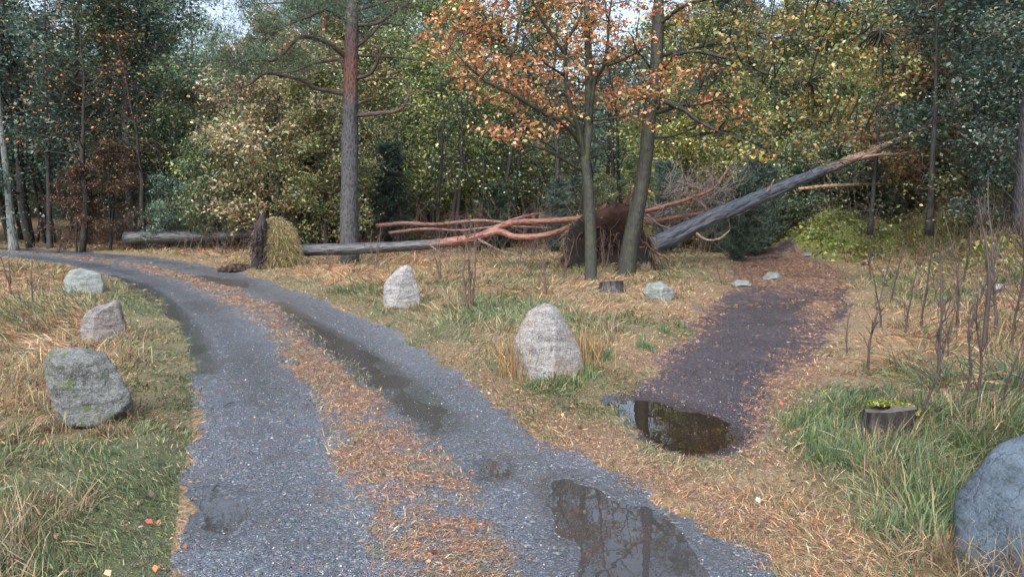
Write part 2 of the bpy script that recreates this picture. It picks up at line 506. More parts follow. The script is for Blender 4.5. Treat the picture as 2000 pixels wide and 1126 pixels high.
def ground_mat():
    m, n, out = mat("ground"); k = NT(n)
    tc = k.new("ShaderNodeTexCoord").outputs['Object']
    road, path, lit, green, wet, moss = (k.attr(a) for a in ("road", "path", "litter", "green", "wet", "moss"))
    big = k.noise(tc, 1.3, 5, .65); med = k.noise(tc, 9, 5, .7); fine = k.noise(tc, 60, 4, .7)
    # gravel: small angular stones in grit
    vc = k.voro(tc, 75, 'Color'); vd = k.voro(tc, 75, 'Distance')
    vc2 = k.voro(tc, 170, 'Color')
    sep = k.new("ShaderNodeSeparateColor"); k.li(vc, sep.inputs[0])
    sep2 = k.new("ShaderNodeSeparateColor"); k.li(vc2, sep2.inputs[0])
    g1 = k.ramp(sep.outputs[0], [(0, (.03, .04, .052)), (.5, (.092, .114, .146)), (.85, (.185, .215, .26)), (1, (.5, .52, .54))])
    g2 = k.ramp(sep2.outputs[0], [(0, (.04, .05, .064)), (.8, (.125, .15, .185)), (1, (.32, .34, .37))])
    grav = k.mix(k.rng(med, .42, .6), g2, g1)
    grav = k.mix(k.rng(big, .4, .65, 0, .4), grav, (.145, .168, .21))
    grav = k.mix(k.rng(k.noise(tc, 3.5, 5, .7), .5, .66, 0, .45), grav, (.1, .085, .075))
    pth = k.ramp(sep.outputs[0], [(0, (.022, .02, .025)), (.6, (.065, .055, .068)), (.93, (.11, .09, .105)), (1, (.26, .2, .2))])
    pth = k.mix(k.rng(med, .4, .65, 0, .5), pth, (.07, .058, .07))
    hardc = k.mix(path, grav, pth)
    hardc = k.mix(k.val('MULTIPLY', wet, .75), hardc, k.mix(1.0, hardc, (.42, .38, .34), 'MULTIPLY'))
    # litter: orange needles and crumbled leaves
    mp = k.new("ShaderNodeMapping"); mp.inputs['Scale'].default_value = (1, .35, 1); mp.inputs['Rotation'].default_value = (0, 0, .6); k.li(tc, mp.inputs[0])
    nl = k.noise(mp.outputs[0], 95, 4, .8)
    litc = k.ramp(nl, [(.32, (.045, .033, .025)), (.52, (.2, .125, .08)), (.68, (.4, .27, .18))])
    # soil under grass: thatch
    th = k.ramp(k.noise(mp.outputs[0], 55, 5, .8), [(.3, (.05, .035, .02)), (.5, (.2, .14, .075)), (.7, (.4, .3, .17))])
    gr = k.ramp(k.noise(tc, 70, 4, .8), [(.3, (.02, .026, .01)), (.52, (.07, .085, .03)), (.7, (.15, .16, .07))])
    soil = k.mix(green, th, gr)
    soil = k.mix(moss, soil, k.ramp(k.noise(tc, 14, 6, .75), [(.35, (.03, .045, .012)), (.52, (.12, .16, .03)), (.7, (.3, .34, .07))]))
    base = k.mix(k.rng(k.val('ADD', road, k.val('MULTIPLY', k.val('SUBTRACT', med, .5), .9)), .42, .56), soil, hardc)
    lf = k.rng(k.val('ADD', lit, k.val('MULTIPLY', k.val('SUBTRACT', k.noise(tc, 34, 4, .8), .5), 1.5)), .45, .6)
    base = k.mix(lf, base, litc)
    p = k.new("ShaderNodeBsdfPrincipled"); k.li(base, p.inputs['Base Color']); p.inputs['Specular IOR Level'].default_value = .75
    rr = k.mix(k.val('MULTIPLY', road, k.val('SUBTRACT', 1.0, lf)), (.85,) * 3, k.mix(k.rng(big, .4, .6), (.36,) * 3, (.2,) * 3))
    rr = k.mix(k.val('MULTIPLY', wet, road), rr, (.13,) * 3)
    k.li(rr, p.inputs['Roughness'])
    h = k.val('ADD', k.val('MULTIPLY', vd, -1.0), k.val('MULTIPLY', fine, 1.6))
    hs = k.new("ShaderNodeBump"); k.li(h, hs.inputs['Height']); hs.inputs['Distance'].default_value = .012
    k.li(k.rng(wet, 0, 1, .75, .05), hs.inputs['Strength'])
    k.li(hs.outputs[0], p.inputs['Normal']); k.li(p.outputs[0], out.inputs[0])
    return m


def water_mat(name, tint, alpha, rough=.015):
    m, n, out = mat(name); k = NT(n)
    d = k.new("ShaderNodeBsdfDiffuse"); d.inputs[0].default_value = (*tint, 1)
    tr = k.new("ShaderNodeBsdfTransparent"); tr.inputs[0].default_value = (.8, .74, .66, 1)
    gl = k.new("ShaderNodeBsdfGlossy"); gl.inputs['Roughness'].default_value = rough; gl.inputs[0].default_value = (1, 1, 1, 1)
    tc = k.new("ShaderNodeTexCoord").outputs['Object']
    bm = k.bump(k.noise(tc, 5, 2), .06, .01); k.li(bm, gl.inputs['Normal'])
    fr = k.new("ShaderNodeFresnel"); fr.inputs[0].default_value = 1.55; k.li(bm, fr.inputs['Normal'])
    m1 = k.new("ShaderNodeMixShader"); m1.inputs[0].default_value = alpha
    k.li(tr.outputs[0], m1.inputs[1]); k.li(d.outputs[0], m1.inputs[2])
    mx = k.new("ShaderNodeMixShader"); k.li(fr.outputs[0], mx.inputs[0])
    k.li(m1.outputs[0], mx.inputs[1]); k.li(gl.outputs[0], mx.inputs[2]); k.li(mx.outputs[0], out.inputs[0])
    return m


M_GROUND = ground_mat()
M_LEAF = leaf_mat("leaf")
M_WETLEAF = leaf_mat("wet_leaf", .32, .25, .6)
M_NEEDLE = leaf_mat("needle", .5, .15, .4)
M_GRASS = leaf_mat("grass", .5, .22, .4)
M_LITTER = leaf_mat("litter", .5, .05, .4)
M_BARK = bark_mat("bark")
M_PINEBARK = bark_mat("pine_bark", 1.0, 24, 11, .7, .35)
M_SMOOTHBARK = bark_mat("smooth_bark", .5, 40, 14, .6, .5, .3)
M_LOG = bark_mat("log_bark", 1.0, 26, 5, .42, .2, 0, .7)
M_REDBARK = bark_mat("red_bark", .7, 28, 9, .4, .3, 0, .7)
M_TWIG = bark_mat("twig", .2, 60, 9, .6, .7)
M_SOIL = plain_mat("soil", .85, 9, .6, .05)
M_STONE = plain_mat("stone", .45, 40, .4, .004, .6)
M_ROCK_LIGHT = rock_mat("granite_pale", (.3, .3, .3), (.12, .12, .12), .7, .0, .35)
M_ROCK_WHITE = rock_mat("granite_white", (.34, .34, .345), (.17, .17, .175), .6, 0, .12)
M_ROCK_GREY = rock_mat("granite_grey", (.17, .185, .185), (.028, .032, .032), .7, .75)
M_ROCK_PINK = rock_mat("granite_pink", (.28, .26, .255), (.085, .08, .08), .5, .15)
M_ROCK_BLUE = rock_mat("granite_blue", (.095, .135, .175), (.025, .036, .05), .45, .1)
M_ROCK_GREEN = rock_mat("granite_greenish", (.26, .3, .29), (.11, .13, .13), .4, .25)

# ------------------------------------------------------------------ ground
az = np.concatenate([np.linspace(-math.pi, -.95, 60)[:-1], np.linspace(-.95, .95, 760), np.linspace(.95, math.pi, 60)[1:]])
rr_ = np.concatenate([[.02], np.geomspace(.3, 2.2, 30)[:-1], np.geomspace(2.2, 40, 560), np.geomspace(41, 600, 60)])
RA, AZ = np.meshgrid(rr_, az, indexing='ij')
X = (RA * np.sin(AZ)).ravel(); Y = (RA * np.cos(AZ)).ravel()
Z = ground_z(X, Y)


_mid = np.array([flat(*q) for q in [(860, 1126), (780, 890), (670, 710), (500, 610), (320, 535), (150, 505), (0, 489)]])


def zones(x, y):
    n1 = fbm(x * 2.2, y * 2.2, 4); n2 = fbm(x * .8 + 40, y * .8, 3)
    sr = sdist(ROAD, x, y); sm = sdist(MID, x, y); sp = sdist(PATH, x, y); sc = sdist(PATHCORE, x, y)
    n3 = fbm(x * 9, y * 9, 3)
    road = ss(-.04, .08, sr + n1 * .13 + n3 * .09)
    road = np.maximum(road, ss(-.1, .14, sp + n1 * .22 + n3 * .16))
    path = ss(-.1, .1, sp)
    midm = ss(-.14, .2, sm + n1 * .24 + n3 * .1)
    sm_side = np.where(x > np.interp(y, _mid[:, 1], _mid[:, 0]), 1.0, -1.0)
    dens = np.clip(ss(3.2, 6.5, y) * .6 + .4, 0, 1)
    lit = midm * (.44 + .1 * dens + .25 * n2 + .4 * n3)
    trk = np.exp(-((sr - .5) / .28) ** 2) * (sm < 0)
    # strips of needles along road edges and path edges
    lit = np.maximum(lit, np.exp(-((sr + .13) / .2) ** 2) * (.5 + .4 * n2) * np.where(sm_side > 0, .95, .12))
    pe = np.where(sc > -.12, np.exp(-((sc + .12) / .3) ** 2), np.exp(-((sc + .12) / .42) ** 2)) * (.46 + .5 * n2 + .5 * n3)
    lit = np.maximum(lit, pe * (sp > -.6))
    lit = np.maximum(lit, ss(-.3, .2, sp) * ss(9, 17, y) * (.62 + .7 * n2 + .5 * n3 + .1))
    lit = np.maximum(lit, np.exp(-((x - 1.75) / .7) ** 2 - ((y - 4.3) / .5) ** 2) * .35)
    wet = np.zeros_like(x)
    for k, q in PUD.items():
        wet = np.maximum(wet, np.exp(-np.minimum(sdist(q, x, y), 0) ** 2 / .16 ** 2))
    wet = np.maximum(wet, road * np.clip(.3 * ss(-.1, .25, n2) + .45 * trk, 0, 1))
    lit = lit * (1 - .75 * np.clip(wet - .4, 0, 1) / .6 * road)
    # green: verge beside the road, the near right, patches
    vr = np.exp(-((sr + .5) / .5) ** 2)
    green = .16 + 1.5 * fbm(x * .55 + 9, y * .55 + 3, 3) + .3 * vr
    green = np.where((sr < 0) & (x < -1.2), .1 + .75 * ss(-1.25, -.1, sr) + .35 * ss(5, 3.2, y) + .8 * n2, green)
    rightn = ss(1.4, 2.2, x) * ss(6.4, 4.4, y)
    green = np.maximum(green, rightn * (.85 + .8 * n2))
    green = np.clip(green, 0, 1) * (1 - .6 * ss(12, 20, y))
    moss = np.clip(ss(.15, .6, ground_z(x, y, False)) * ss(9, 16, y) * ss(36, 29, y) * (.9 + 1.6 * n2), 0, 1)
    moss = np.maximum(moss, np.clip(1.5 * np.exp(-((x - 10.3) / 2.0) ** 2 - ((y - 22.4) / 1.9) ** 2), 0, 1) * (sp < 0))
    moss = np.maximum(moss, np.exp(-((x - 1.45) / .45) ** 2 - ((y - 16.3) / .4) ** 2))
    return dict(road=road, path=path, litter=np.clip(lit, 0, 1), green=green, wet=np.clip(wet, 0, 1), moss=moss)


ZN = zones(X, Y)
nr, na = RA.shape
I = (np.arange(nr - 1)[:, None] * na + np.arange(na - 1)[None]).ravel()
Q = np.stack([I, I + na, I + na + 1, I + 1], 1)
cx_ = X[Q].mean(1); cy2 = Y[Q].mean(1)
in_road = ZN['road'][Q].mean(1) > .5
in_path = in_road & (ZN['path'][Q].mean(1) > .5)
in_road &= ~in_path
VZ = np.stack([X, Y, Z], 1)
for nm, sel, lab in (("ground", ~(in_road | in_path), "dry tan and green grassy ground of the clearing and forest floor"),
                     ("road", in_road, "wet grey gravel road with two wheel tracks curving left"),
                     ("path", in_path, "dark cinder footpath strewn with orange needles leading into the wood")):
    q = Q[sel]; used = np.unique(q); mp_ = np.zeros(len(X), int); mp_[used] = np.arange(len(used))
    mb = MB(); mb.add(VZ[used], q=mp_[q][:, ::-1])
    me = mb.mesh(nm, M_GROUND)
    for a, vals in ZN.items():
        at = me.attributes.new(a, 'FLOAT', 'POINT'); at.data.foreach_set("value", vals[used].astype(np.float32))
    tag(link(nm, me), lab, nm, kind="structure")

# ------------------------------------------------------------------ puddles
M_WCLEAR = water_mat("clear_puddle", (.05, .036, .026), .4)
M_WMUD = water_mat("muddy_puddle", (.1, .098, .1), .4)
M_WFILM = water_mat("water_film", (.12, .115, .12), .3, .22)
PINFO = dict(path_puddle=("brown puddle lying across the start of the footpath", M_WCLEAR),
             road_puddle=("large murky puddle in the right wheel track at the front of the road", M_WMUD),
             side_puddle=("small shallow puddle at the near left edge of the road", M_WMUD),
             tiny_puddle=("tiny bright puddle in the road just behind the large murky one", M_WMUD),
             left_rut=("dark water lying in the curved rut along the left edge of the road", M_WFILM),
             right_rut=("long narrow strip of water in the right wheel track at mid distance", M_WFILM),
             far_rut=("thin dark puddle in the far wheel track near the road bend", M_WFILM))
for k, q in PUD.items():
    lo = q.min(0) - .2; hi = q.max(0) + .2
    nx = 60; ny = 60
    gx, gy = np.meshgrid(np.linspace(lo[0], hi[0], nx), np.linspace(lo[1], hi[1], ny), indexing='ij')
    gx = gx.ravel(); gy = gy.ravel()
    ok = sdist(q, gx, gy) > -.16
    i = (np.arange(nx - 1)[:, None] * ny + np.arange(ny - 1)[None]).ravel()
    qq = np.stack([i, i + ny, i + ny + 1, i + 1], 1); qq = qq[ok[qq].all(1)]
    us = np.unique(qq); mm = np.zeros(nx * ny, int); mm[us] = np.arange(len(us))
    mb = MB(); mb.add(np.stack([gx, gy, np.full(nx * ny, W0 - .001)], 1)[us], q=mm[qq])
    tag(link("puddle", mb.mesh("puddle", PINFO[k][1])), PINFO[k][0], "puddle")


# ------------------------------------------------------------------ rocks
def ico(n):
    import bmesh
    bm = bmesh.new(); bmesh.ops.create_icosphere(bm, subdivisions=n, radius=1)
    V = np.array([v.co[:] for v in bm.verts]); T = np.array([[v.index for v in f.verts] for f in bm.faces])
    bm.free(); return V, T


ICO6 = ico(6); ICO5 = ico(5); ICO4 = ico(4); ICO2 = ico(2)


def rock_shape(outline, u_ref, v_ref, y, depth, seed, sharp=90, noise=.055, bury=.12, ico_=ICO6, front=()):
    """rock whose silhouette follows a convex outline, cut by tilted planes; returns vertices round its base point"""
    rg = np.random.default_rng(seed)
    c0 = P(u_ref, v_ref, y)
    s = y / F / math.cos(0)
    pts = np.array([[(u - u_ref) * s, -(v - v_ref) * s] for u, v in outline])
    ctr = pts.mean(0)
    D, T = ico_
    inv = np.zeros(len(D))
    planes = []
    Wd_, Hd_ = np.ptp(pts[:, 0]), np.ptp(pts[:, 1])
    n = len(pts)
    for i in range(n):
        a, b = pts[i], pts[(i + 1) % n]; e = b - a
        nn = np.array([e[1], -e[0]]); nn /= np.linalg.norm(nn)
        d = nn @ (a - ctr)
        if d < 0: nn = -nn; d = -d
        for sg in (-1, 1):
            ty = sg * rg.uniform(.15, .75)
            N = np.array([nn[0], ty, nn[1]]); L = np.linalg.norm(N)
            planes.append((N / L, d / L * (1 + .12 * abs(ty))))
    for ox in (-.75, .1, .8):
        for sg in (-1, 1):
            N = np.array([(ox + rg.uniform(-.2, .2)) * depth / Wd_, sg, rg.uniform(-.1, .6) * depth / Hd_]); L = np.linalg.norm(N)
            planes.append((N / L, depth * .5 * rg.uniform(.78, .98) / L))
    for (nx_, ny_, nz_, dd) in front:
        N = np.array([nx_, ny_, nz_]); planes.append((N / np.linalg.norm(N), dd))
    for N, d in planes:
        inv += np.maximum(D @ N / d, 0) ** sharp
    r = 1 / inv ** (1 / sharp)
    V = D * r[:, None]
    size = np.abs(pts - ctr).max()
    V = V * (1 + noise * 1.4 * noise3(V / size * 1.3 + seed, 2) - noise * .7 * np.abs(noise3(V / size * 3.1 + seed, 3)) + noise * .8 * noise3(V / size * 9 + seed, 4))[:, None]
    V = V + np.array([ctr[0], 0, ctr[1]])
    return V, T, c0


def rock(name, outline, v_base, material, label, depth=None, seed=1, cat="boulder", y=None, zlow=None, group=None, front=(), **kw):
    us = [p[0] for p in outline]; uc = (min(us) + max(us)) / 2
    g = G(uc, v_base)
    yy = g[1] if y is None else y
    wdt = (max(us) - min(us)) * yy / F
    V, T, c0 = rock_shape(outline, uc, v_base, yy, depth or wdt * .85, seed, front=front, **kw)
    low = V[:, 2].min()
    mb = MB(); mb.add(V, t=T)
    o = link(name, mb.mesh(name, material), loc=c0)
    return tag(o, label, cat, group), c0, V


boul = {}
boul[1] = rock("boulder", [(99, 700), (110, 676), (160, 674), (218, 684), (245, 712), (268, 770), (255, 800), (200, 840), (128, 845), (116, 800), (100, 745)], 822, M_ROCK_GREY,
               "big grey boulder with a green moss patch, nearest on the left verge", seed=3, noise=.075)
boul[2] = rock("boulder", [(161, 622), (180, 604), (230, 585), (238, 590), (246, 650), (240, 675), (170, 675), (160, 645)], 662, M_ROCK_PINK,
               "pointed pinkish grey boulder, middle of the three beside the left road edge", seed=5)
boul[3] = rock("boulder", [(129, 545), (140, 528), (165, 524), (196, 533), (204, 550), (202, 578), (150, 582), (130, 572)], 573, M_ROCK_GREEN,
               "low greenish grey boulder, farthest of the three beside the left road edge", seed=8)
boul[4] = rock("boulder", [(752, 552), (775, 525), (795, 514), (806, 522), (820, 560), (823, 600), (800, 612), (752, 612), (749, 585)], 600, M_ROCK_WHITE,
               "pale upright boulder standing in the grass near the fallen pine trunk", seed=11)
boul[5] = rock("boulder", [(1006, 622), (1028, 608), (1066, 590), (1084, 597), (1112, 640), (1134, 682), (1140, 718), (1122, 752), (1012, 756), (1004, 700)], 732, M_ROCK_LIGHT,
               "tall pale granite boulder between the road and the footpath", seed=14, noise=.035)
boul[6] = rock("boulder", [(1254, 570), (1266, 553), (1290, 550), (1312, 562), (1319, 578), (1310, 590), (1262, 592)], 585, M_ROCK_GREEN,
               "low rounded greenish boulder right of the small dark stump", seed=17)
rock("stone", [(1428, 553), (1440, 546), (1460, 548), (1469, 555), (1460, 564), (1434, 564)], 559, M_ROCK_GREEN,
     "flat pale stone on the left edge of the footpath", cat="stone", seed=21, ico_=ICO5)
rock("stone", [(1489, 542), (1500, 531), (1514, 530), (1530, 541), (1526, 549), (1494, 549)], 545, M_ROCK_GREEN,
     "small rounded grey stone lying in the middle of the footpath", cat="stone", seed=23, ico_=ICO5)
rock("stone", [(1565, 498), (1574, 493), (1590, 495), (1594, 502), (1568, 504)], 500, M_ROCK_GREEN,
     "small mossy stone at the foot of the mossy hump", cat="stone", seed=24, ico_=ICO4)
rock("stone", [(1938, 560), (1950, 553), (1968, 556), (1974, 566), (1940, 570)], 567, M_ROCK_WHITE,
     "pale stone showing among bare saplings on the right bank", cat="stone", seed=25, ico_=ICO4)
# huge corner boulder, mostly outside the frame
mbq = MB()
D6, T6 = ICO6
inv = np.zeros(len(D6))
for N, d in (((-1, -.2, .35), .62), ((-.75, .1, .75), .64), ((-.2, -.2, 1), .66), ((0, -1, .25), .8), ((-.7, -.8, .2), .66), ((1, 0, .3), .9),
             ((0, 1, .3), .75), ((-.8, .7, .2), .68), ((0, 0, -1), .6), ((-1, -.1, -.3), .72), ((.5, -.3, .9), .72), ((-.5, -.6, .65), .7)):
    N = np.array(N, float); N /= np.linalg.norm(N); inv += np.maximum(D6 @ N / d, 0) ** 30
V = D6 / inv[:, None] ** (1 / 16)
V *= (1 + .05 * noise3(V * 2.2 + 4, 4) - .05 * np.abs(noise3(V * 4 + 1, 4)))[:, None]
mbq.add(V, t=T6)
tag(link("boulder", mbq.mesh("boulder", M_ROCK_BLUE), loc=(2.27, 2.7, -.2)),
    "huge blue grey boulder in the near right corner with grass leaning on it", "boulder")


# ------------------------------------------------------------------ stumps
def stump(loc, r, h, label, moss):
    root = empty("stump", loc, label, "stump")
    mb = MB(); n = 48
    an = np.linspace(0, 2 * math.pi, n, endpoint=False)
    rows = []
    for zz, k in ((-.1, 1.5), (.0, 1.3), (h * .35, 1.08), (h * .8, 1.0), (h, .98)):
        rad = r * k * (1 + .12 * fbm(np.cos(an) * 3 + loc[0], np.sin(an) * 3 + zz, 3) + .05 * np.sin(an * 9))
        rows.append(np.stack([rad * np.cos(an), rad * np.sin(an), np.full(n, zz) + (h * .16 * np.cos(an + 1) + .05 * h * fbm(np.cos(an) * 4, np.sin(an) * 4, 2) if zz == h else 0)], 1))
    V = np.concatenate(rows)
    q = [[i * n + j, i * n + (j + 1) % n, (i + 1) * n + (j + 1) % n, (i + 1) * n + j] for i in range(4) for j in range(n)]
    b = np.stack([V[:, 0], V[:, 1], V[:, 2]], 1) + .001
    mb.add(V, q=q, c=(.03, .026, .025), b=b)
    link("bark", mb.mesh("stump_bark", M_LOG), root)
    top = MB(); rgs = []; V = []
    for k in range(8):
        f = 1 - k / 8
        V.append(np.stack([rows[-1][:, 0] * f * .97, rows[-1][:, 1] * f * .97, rows[-1][:, 2] * (1) - .004 + .006 * fbm(np.cos(an) * 5 * f, np.sin(an) * 5 * f, 2)], 1))
    V = np.concatenate(V + [np.array([[0, 0, h]])])
    q = [[i * n + j, i * n + (j + 1) % n, (i + 1) * n + (j + 1) % n, (i + 1) * n + j] for i in range(7) for j in range(n)]
    t = [[7 * n + j, 7 * n + (j + 1) % n, 8 * n] for j in range(n)]
    top.add(V, q=q, t=t, c=(.16, .14, .12))
    link("cut_face", top.mesh("cut_face", M_SOIL), root)
    if moss:
        rg = np.random.default_rng(5); n_ = 2600
        a = rg.uniform(-1.0, 2.2, n_); rad = r * np.sqrt(rg.uniform(.1, 1.15, n_))
        bs = np.stack([rad * np.cos(a), rad * np.sin(a), h + .012 * rg.random(n_)], 1)
        mm = MB(); leaves(mm, bs, .022, pick([(3, (.2, .24, .04)), (2, (.32, .32, .07)), (1, (.1, .14, .03))], n_, rg), rg)
        link("moss", mm.mesh("stump_moss", M_LEAF), root)
    return root


g = G(1194, 568); stump(g, .2, .17, "small dark cut stump at the foot of the two leaning oaks", False)
g = G(1735, 858); stump(g, .16, .21, "cut stump with yellow green moss on top in long grass", True)


# ------------------------------------------------------------------ standing hero trees
def line(pts, y, w=None, r=None, dy=0.0):
    """rows [x,y,z,r] from pixel points (u, v, width px [, depth offset]) at distance y"""
    out = []
    for i, p in enumerate(pts):
        yy = y + (p[3] if len(p) > 3 else dy * i)
        q = P(p[0], p[1], yy)
        out.append([*q, p[2] * yy / F / 2])
    return np.array(out)


PINE_GREY = np.array((.085, .085, .095)); PINE_RED = np.array((.17, .07, .052))


def sub_twigs(mb, rows, n, ln, rg, off, col, up=.2, rad=.006, chain=3):
    """small crooked twigs along a branch; returns their tips"""
    tips = []
    k0 = max(1, len(rows) // 4)
    for _ in range(n):
        i = rg.integers(k0, len(rows)); p = rows[i, :3]
        d = unit(rg.normal(size=3) * [1, .9, .7] + np.array([0, 0, up])); L = ln * rg.uniform(.5, 1.3)
        seg = [[*p, rad * 1.3]]
        q = p.copy()
        for j in range(chain):
            d = unit(d + rg.normal(size=3) * .35); q = q + d * L / chain
            seg.append([*q, rad * (1 - .75 * (j + 1) / chain)])
        tube(mb, seg, 4, c=col, cap=False, off=off); tips.append(q)
    return tips


# --- Scots pine by the road
yb = 19.3
base = P(682, 515, yb); base[2] = gz(base[0], base[1])
root = empty("pine_tree", base, "tall pine with grey lower bark, reddish upper bark and crooked bare limbs", "tree")
tr = line([(682, 522, 44), (682, 505, 37), (682, 400, 34), (683, 300, 31), (684, 210, 28.5), (686, 100, 26), (689, 0, 23), (692, -150, 20), (697, -350, 15), (700, -600, 8)], yb)
sm = smooth_line(tr, 8)
mb = MB()
f = (ss(3.9, 5.0, sm[:, 2]) * (.55 + .9 * np.array([vnoise(np.array([z * 2.2]), np.array([1.]))[0] for z in sm[:, 2]])))[:, None].clip(0, 1)
tube(mb, sm, 20, c=PINE_GREY * (1 - f) + PINE_RED * f, rough=.1, ribs=.09, off=base)
link("trunk", mb.mesh("pine_trunk", M_PINEBARK), root)
PB = [
    [(676, 112, 10, 0), (649, 90, 9, -.3), (624, 77, 9, -.5), (594, 72, 8, -.8), (574, 82, 7, -1), (554, 104, 6, -1.2), (532, 119, 5, -1.4), (507, 117, 4, -1.6), (460, 119, 2, -1.8)],
    [(673, 184, 9, 0), (639, 177, 8, -.2), (614, 172, 7, -.3), (589, 157, 7, -.5), (554, 149, 6, -.8), (519, 144, 5, -1), (490, 164, 3, -1.2), (470, 174, 2, -1.3)],
    [(676, 130, 7, 0), (659, 117, 6, .3), (644, 119, 6, .5), (614, 124, 5, .8), (574, 139, 4, 1), (529, 142, 2, 1.2)],
    [(696, 154, 8, 0), (723, 144, 7, -.3), (738, 119, 6, -.5), (741, 97, 4, -.6), (718, 85, 2, -.6)],
    [(697, 226, 9, 0), (743, 221, 8, -.3), (778, 216, 7, -.5), (795, 196, 6, -.6), (798, 169, 4, -.6), (783, 154, 3, -.7), (730, 154, 2, -.8)],
    [(794, 190, 4, -.6), (818, 179, 3, -.7), (850, 179, 1.5, -.8)],
    [(790, 202, 4, -.6), (815, 208, 3, -.6), (842, 216, 1.5, -.7)],
    [(697, 50, 8, 0), (738, 45, 7, -.3), (768, 25, 5, -.5), (790, 15, 2, -.7)],
    [(696, 92, 7, 0), (723, 70, 6, .2), (748, 47, 5, .4), (785, 50, 2, .7)],
    [(696, 108, 6, 0), (768, 112, 4, .5), (813, 117, 3, .8), (840, 121, 2, 1)],
    [(699, 20, 7, 0), (748, 5, 5, .3), (800, -10, 2, .6)],
    [(680, 45, 7, 0), (640, 20, 6, -.5), (600, 35, 5, -1), (560, 50, 3, -1.5), (520, 78, 2, -1.8)],
    [(680, 15, 8, 0), (630, -5, 7, .5), (560, 5, 4, 1), (500, 8, 2, 1.5)],
    [(680, -60, 9, 0), (620, -90, 8, -1), (540, -80, 6, -2), (440, -30, 3, -2.5)],
    [(700, -70, 9, 0), (760, -110, 7, -1), (850, -90, 4, -1.5)],
    [(672, 245, 4, 0), (665, 238, 3, -.2), (658, 232, 2, -.3)],
    [(698, 205, 4, 0), (712, 196, 3, -.1), (728, 190, 2, -.2)],
]
nd = MB(); rg = np.random.default_rng(31)
tipsL = []
for b_ in PB:
    rows = smooth_line(line(b_, yb), 5)
    mb = MB()
    tube(mb, rows, 7, c=(.09, .065, .06), rough=.15, off=base)
    if len(b_) > 3:
        tp = sub_twigs(mb, rows, 9, .55, rg, base, (.1, .075, .07))
        if b_[-1][0] < 620 or b_[-1][1] < 30: tipsL += tp
    link("branch", mb.mesh("pine_branch", M_BARK), root)
mb = MB()
# needle sprays: own short shoots hung on twigs
zones_n = [(470, 85, 95, 32, -1.8, 60), (440, 130, 70, 28, -1.6, 34), (540, 25, 110, 28, -1.0, 60), (640, 5, 70, 22, 0, 34), (500, 115, 50, 18, -1.5, 18),
           (400, -40, 120, 50, -2, 60), (760, -40, 120, 50, 0, 60), (620, -90, 160, 60, 0, 80), (700, -250, 170, 110, 0, 130)]
SH = []
for (u, v, ru, rv, dy, n) in zones_n:
    for _ in range(int(n * (.38 if v > -30 else .3))):
        a = rg.normal(size=2) * .55
        SH.append(P(u + a[0] * ru, v + a[1] * rv, yb + dy + rg.normal() * .6))
SH = np.array(SH + tipsL)
allb = np.concatenate([smooth_line(line(b_, yb), 5) for b_ in PB if len(b_) > 3])
for s in SH:
    j = np.argmin(((allb[:, :3] - s) ** 2).sum(1)); a = allb[j, :3]
    m_ = (a + s) / 2 + rg.normal(size=3) * .12
    if np.linalg.norm(a - s) < 2.2:
        tube(mb, smooth_line([[*a, .012], [*m_, .009], [*s, .004]], 3), 4, c=(.1, .075, .07), cap=False, off=base)
    n_ = 130
    d = unit(rg.normal(size=(n_, 3)) + np.array([0, 0, .35]))
    bs = s + rg.normal(size=(n_, 3)) * np.array([.24, .2, .08]) - base
    needles(nd, bs, d, .13, .012, pick([(3, (.05, .1, .06)), (2, (.08, .14, .085)), (1, (.12, .17, .08))], n_, rg), rg)
link("twigs", mb.mesh("pine_twigs", M_BARK), root)["kind"] = "stuff"
link("crown", nd.mesh("pine_needles", M_NEEDLE), root)

# --- the two foreground oaks
OR = [(4, (.46, .20, .09)), (3, (.55, .31, .16)), (2, (.32, .14, .07)), (1.5, (.5, .36, .16)), (1, (.27, .27, .1))]
OL = [(3, (.22, .21, .07)), (2, (.34, .24, .07)), (1.3, (.4, .22, .08)), (3, (.14, .18, .07)), (1.5, (.27, .3, .17))]


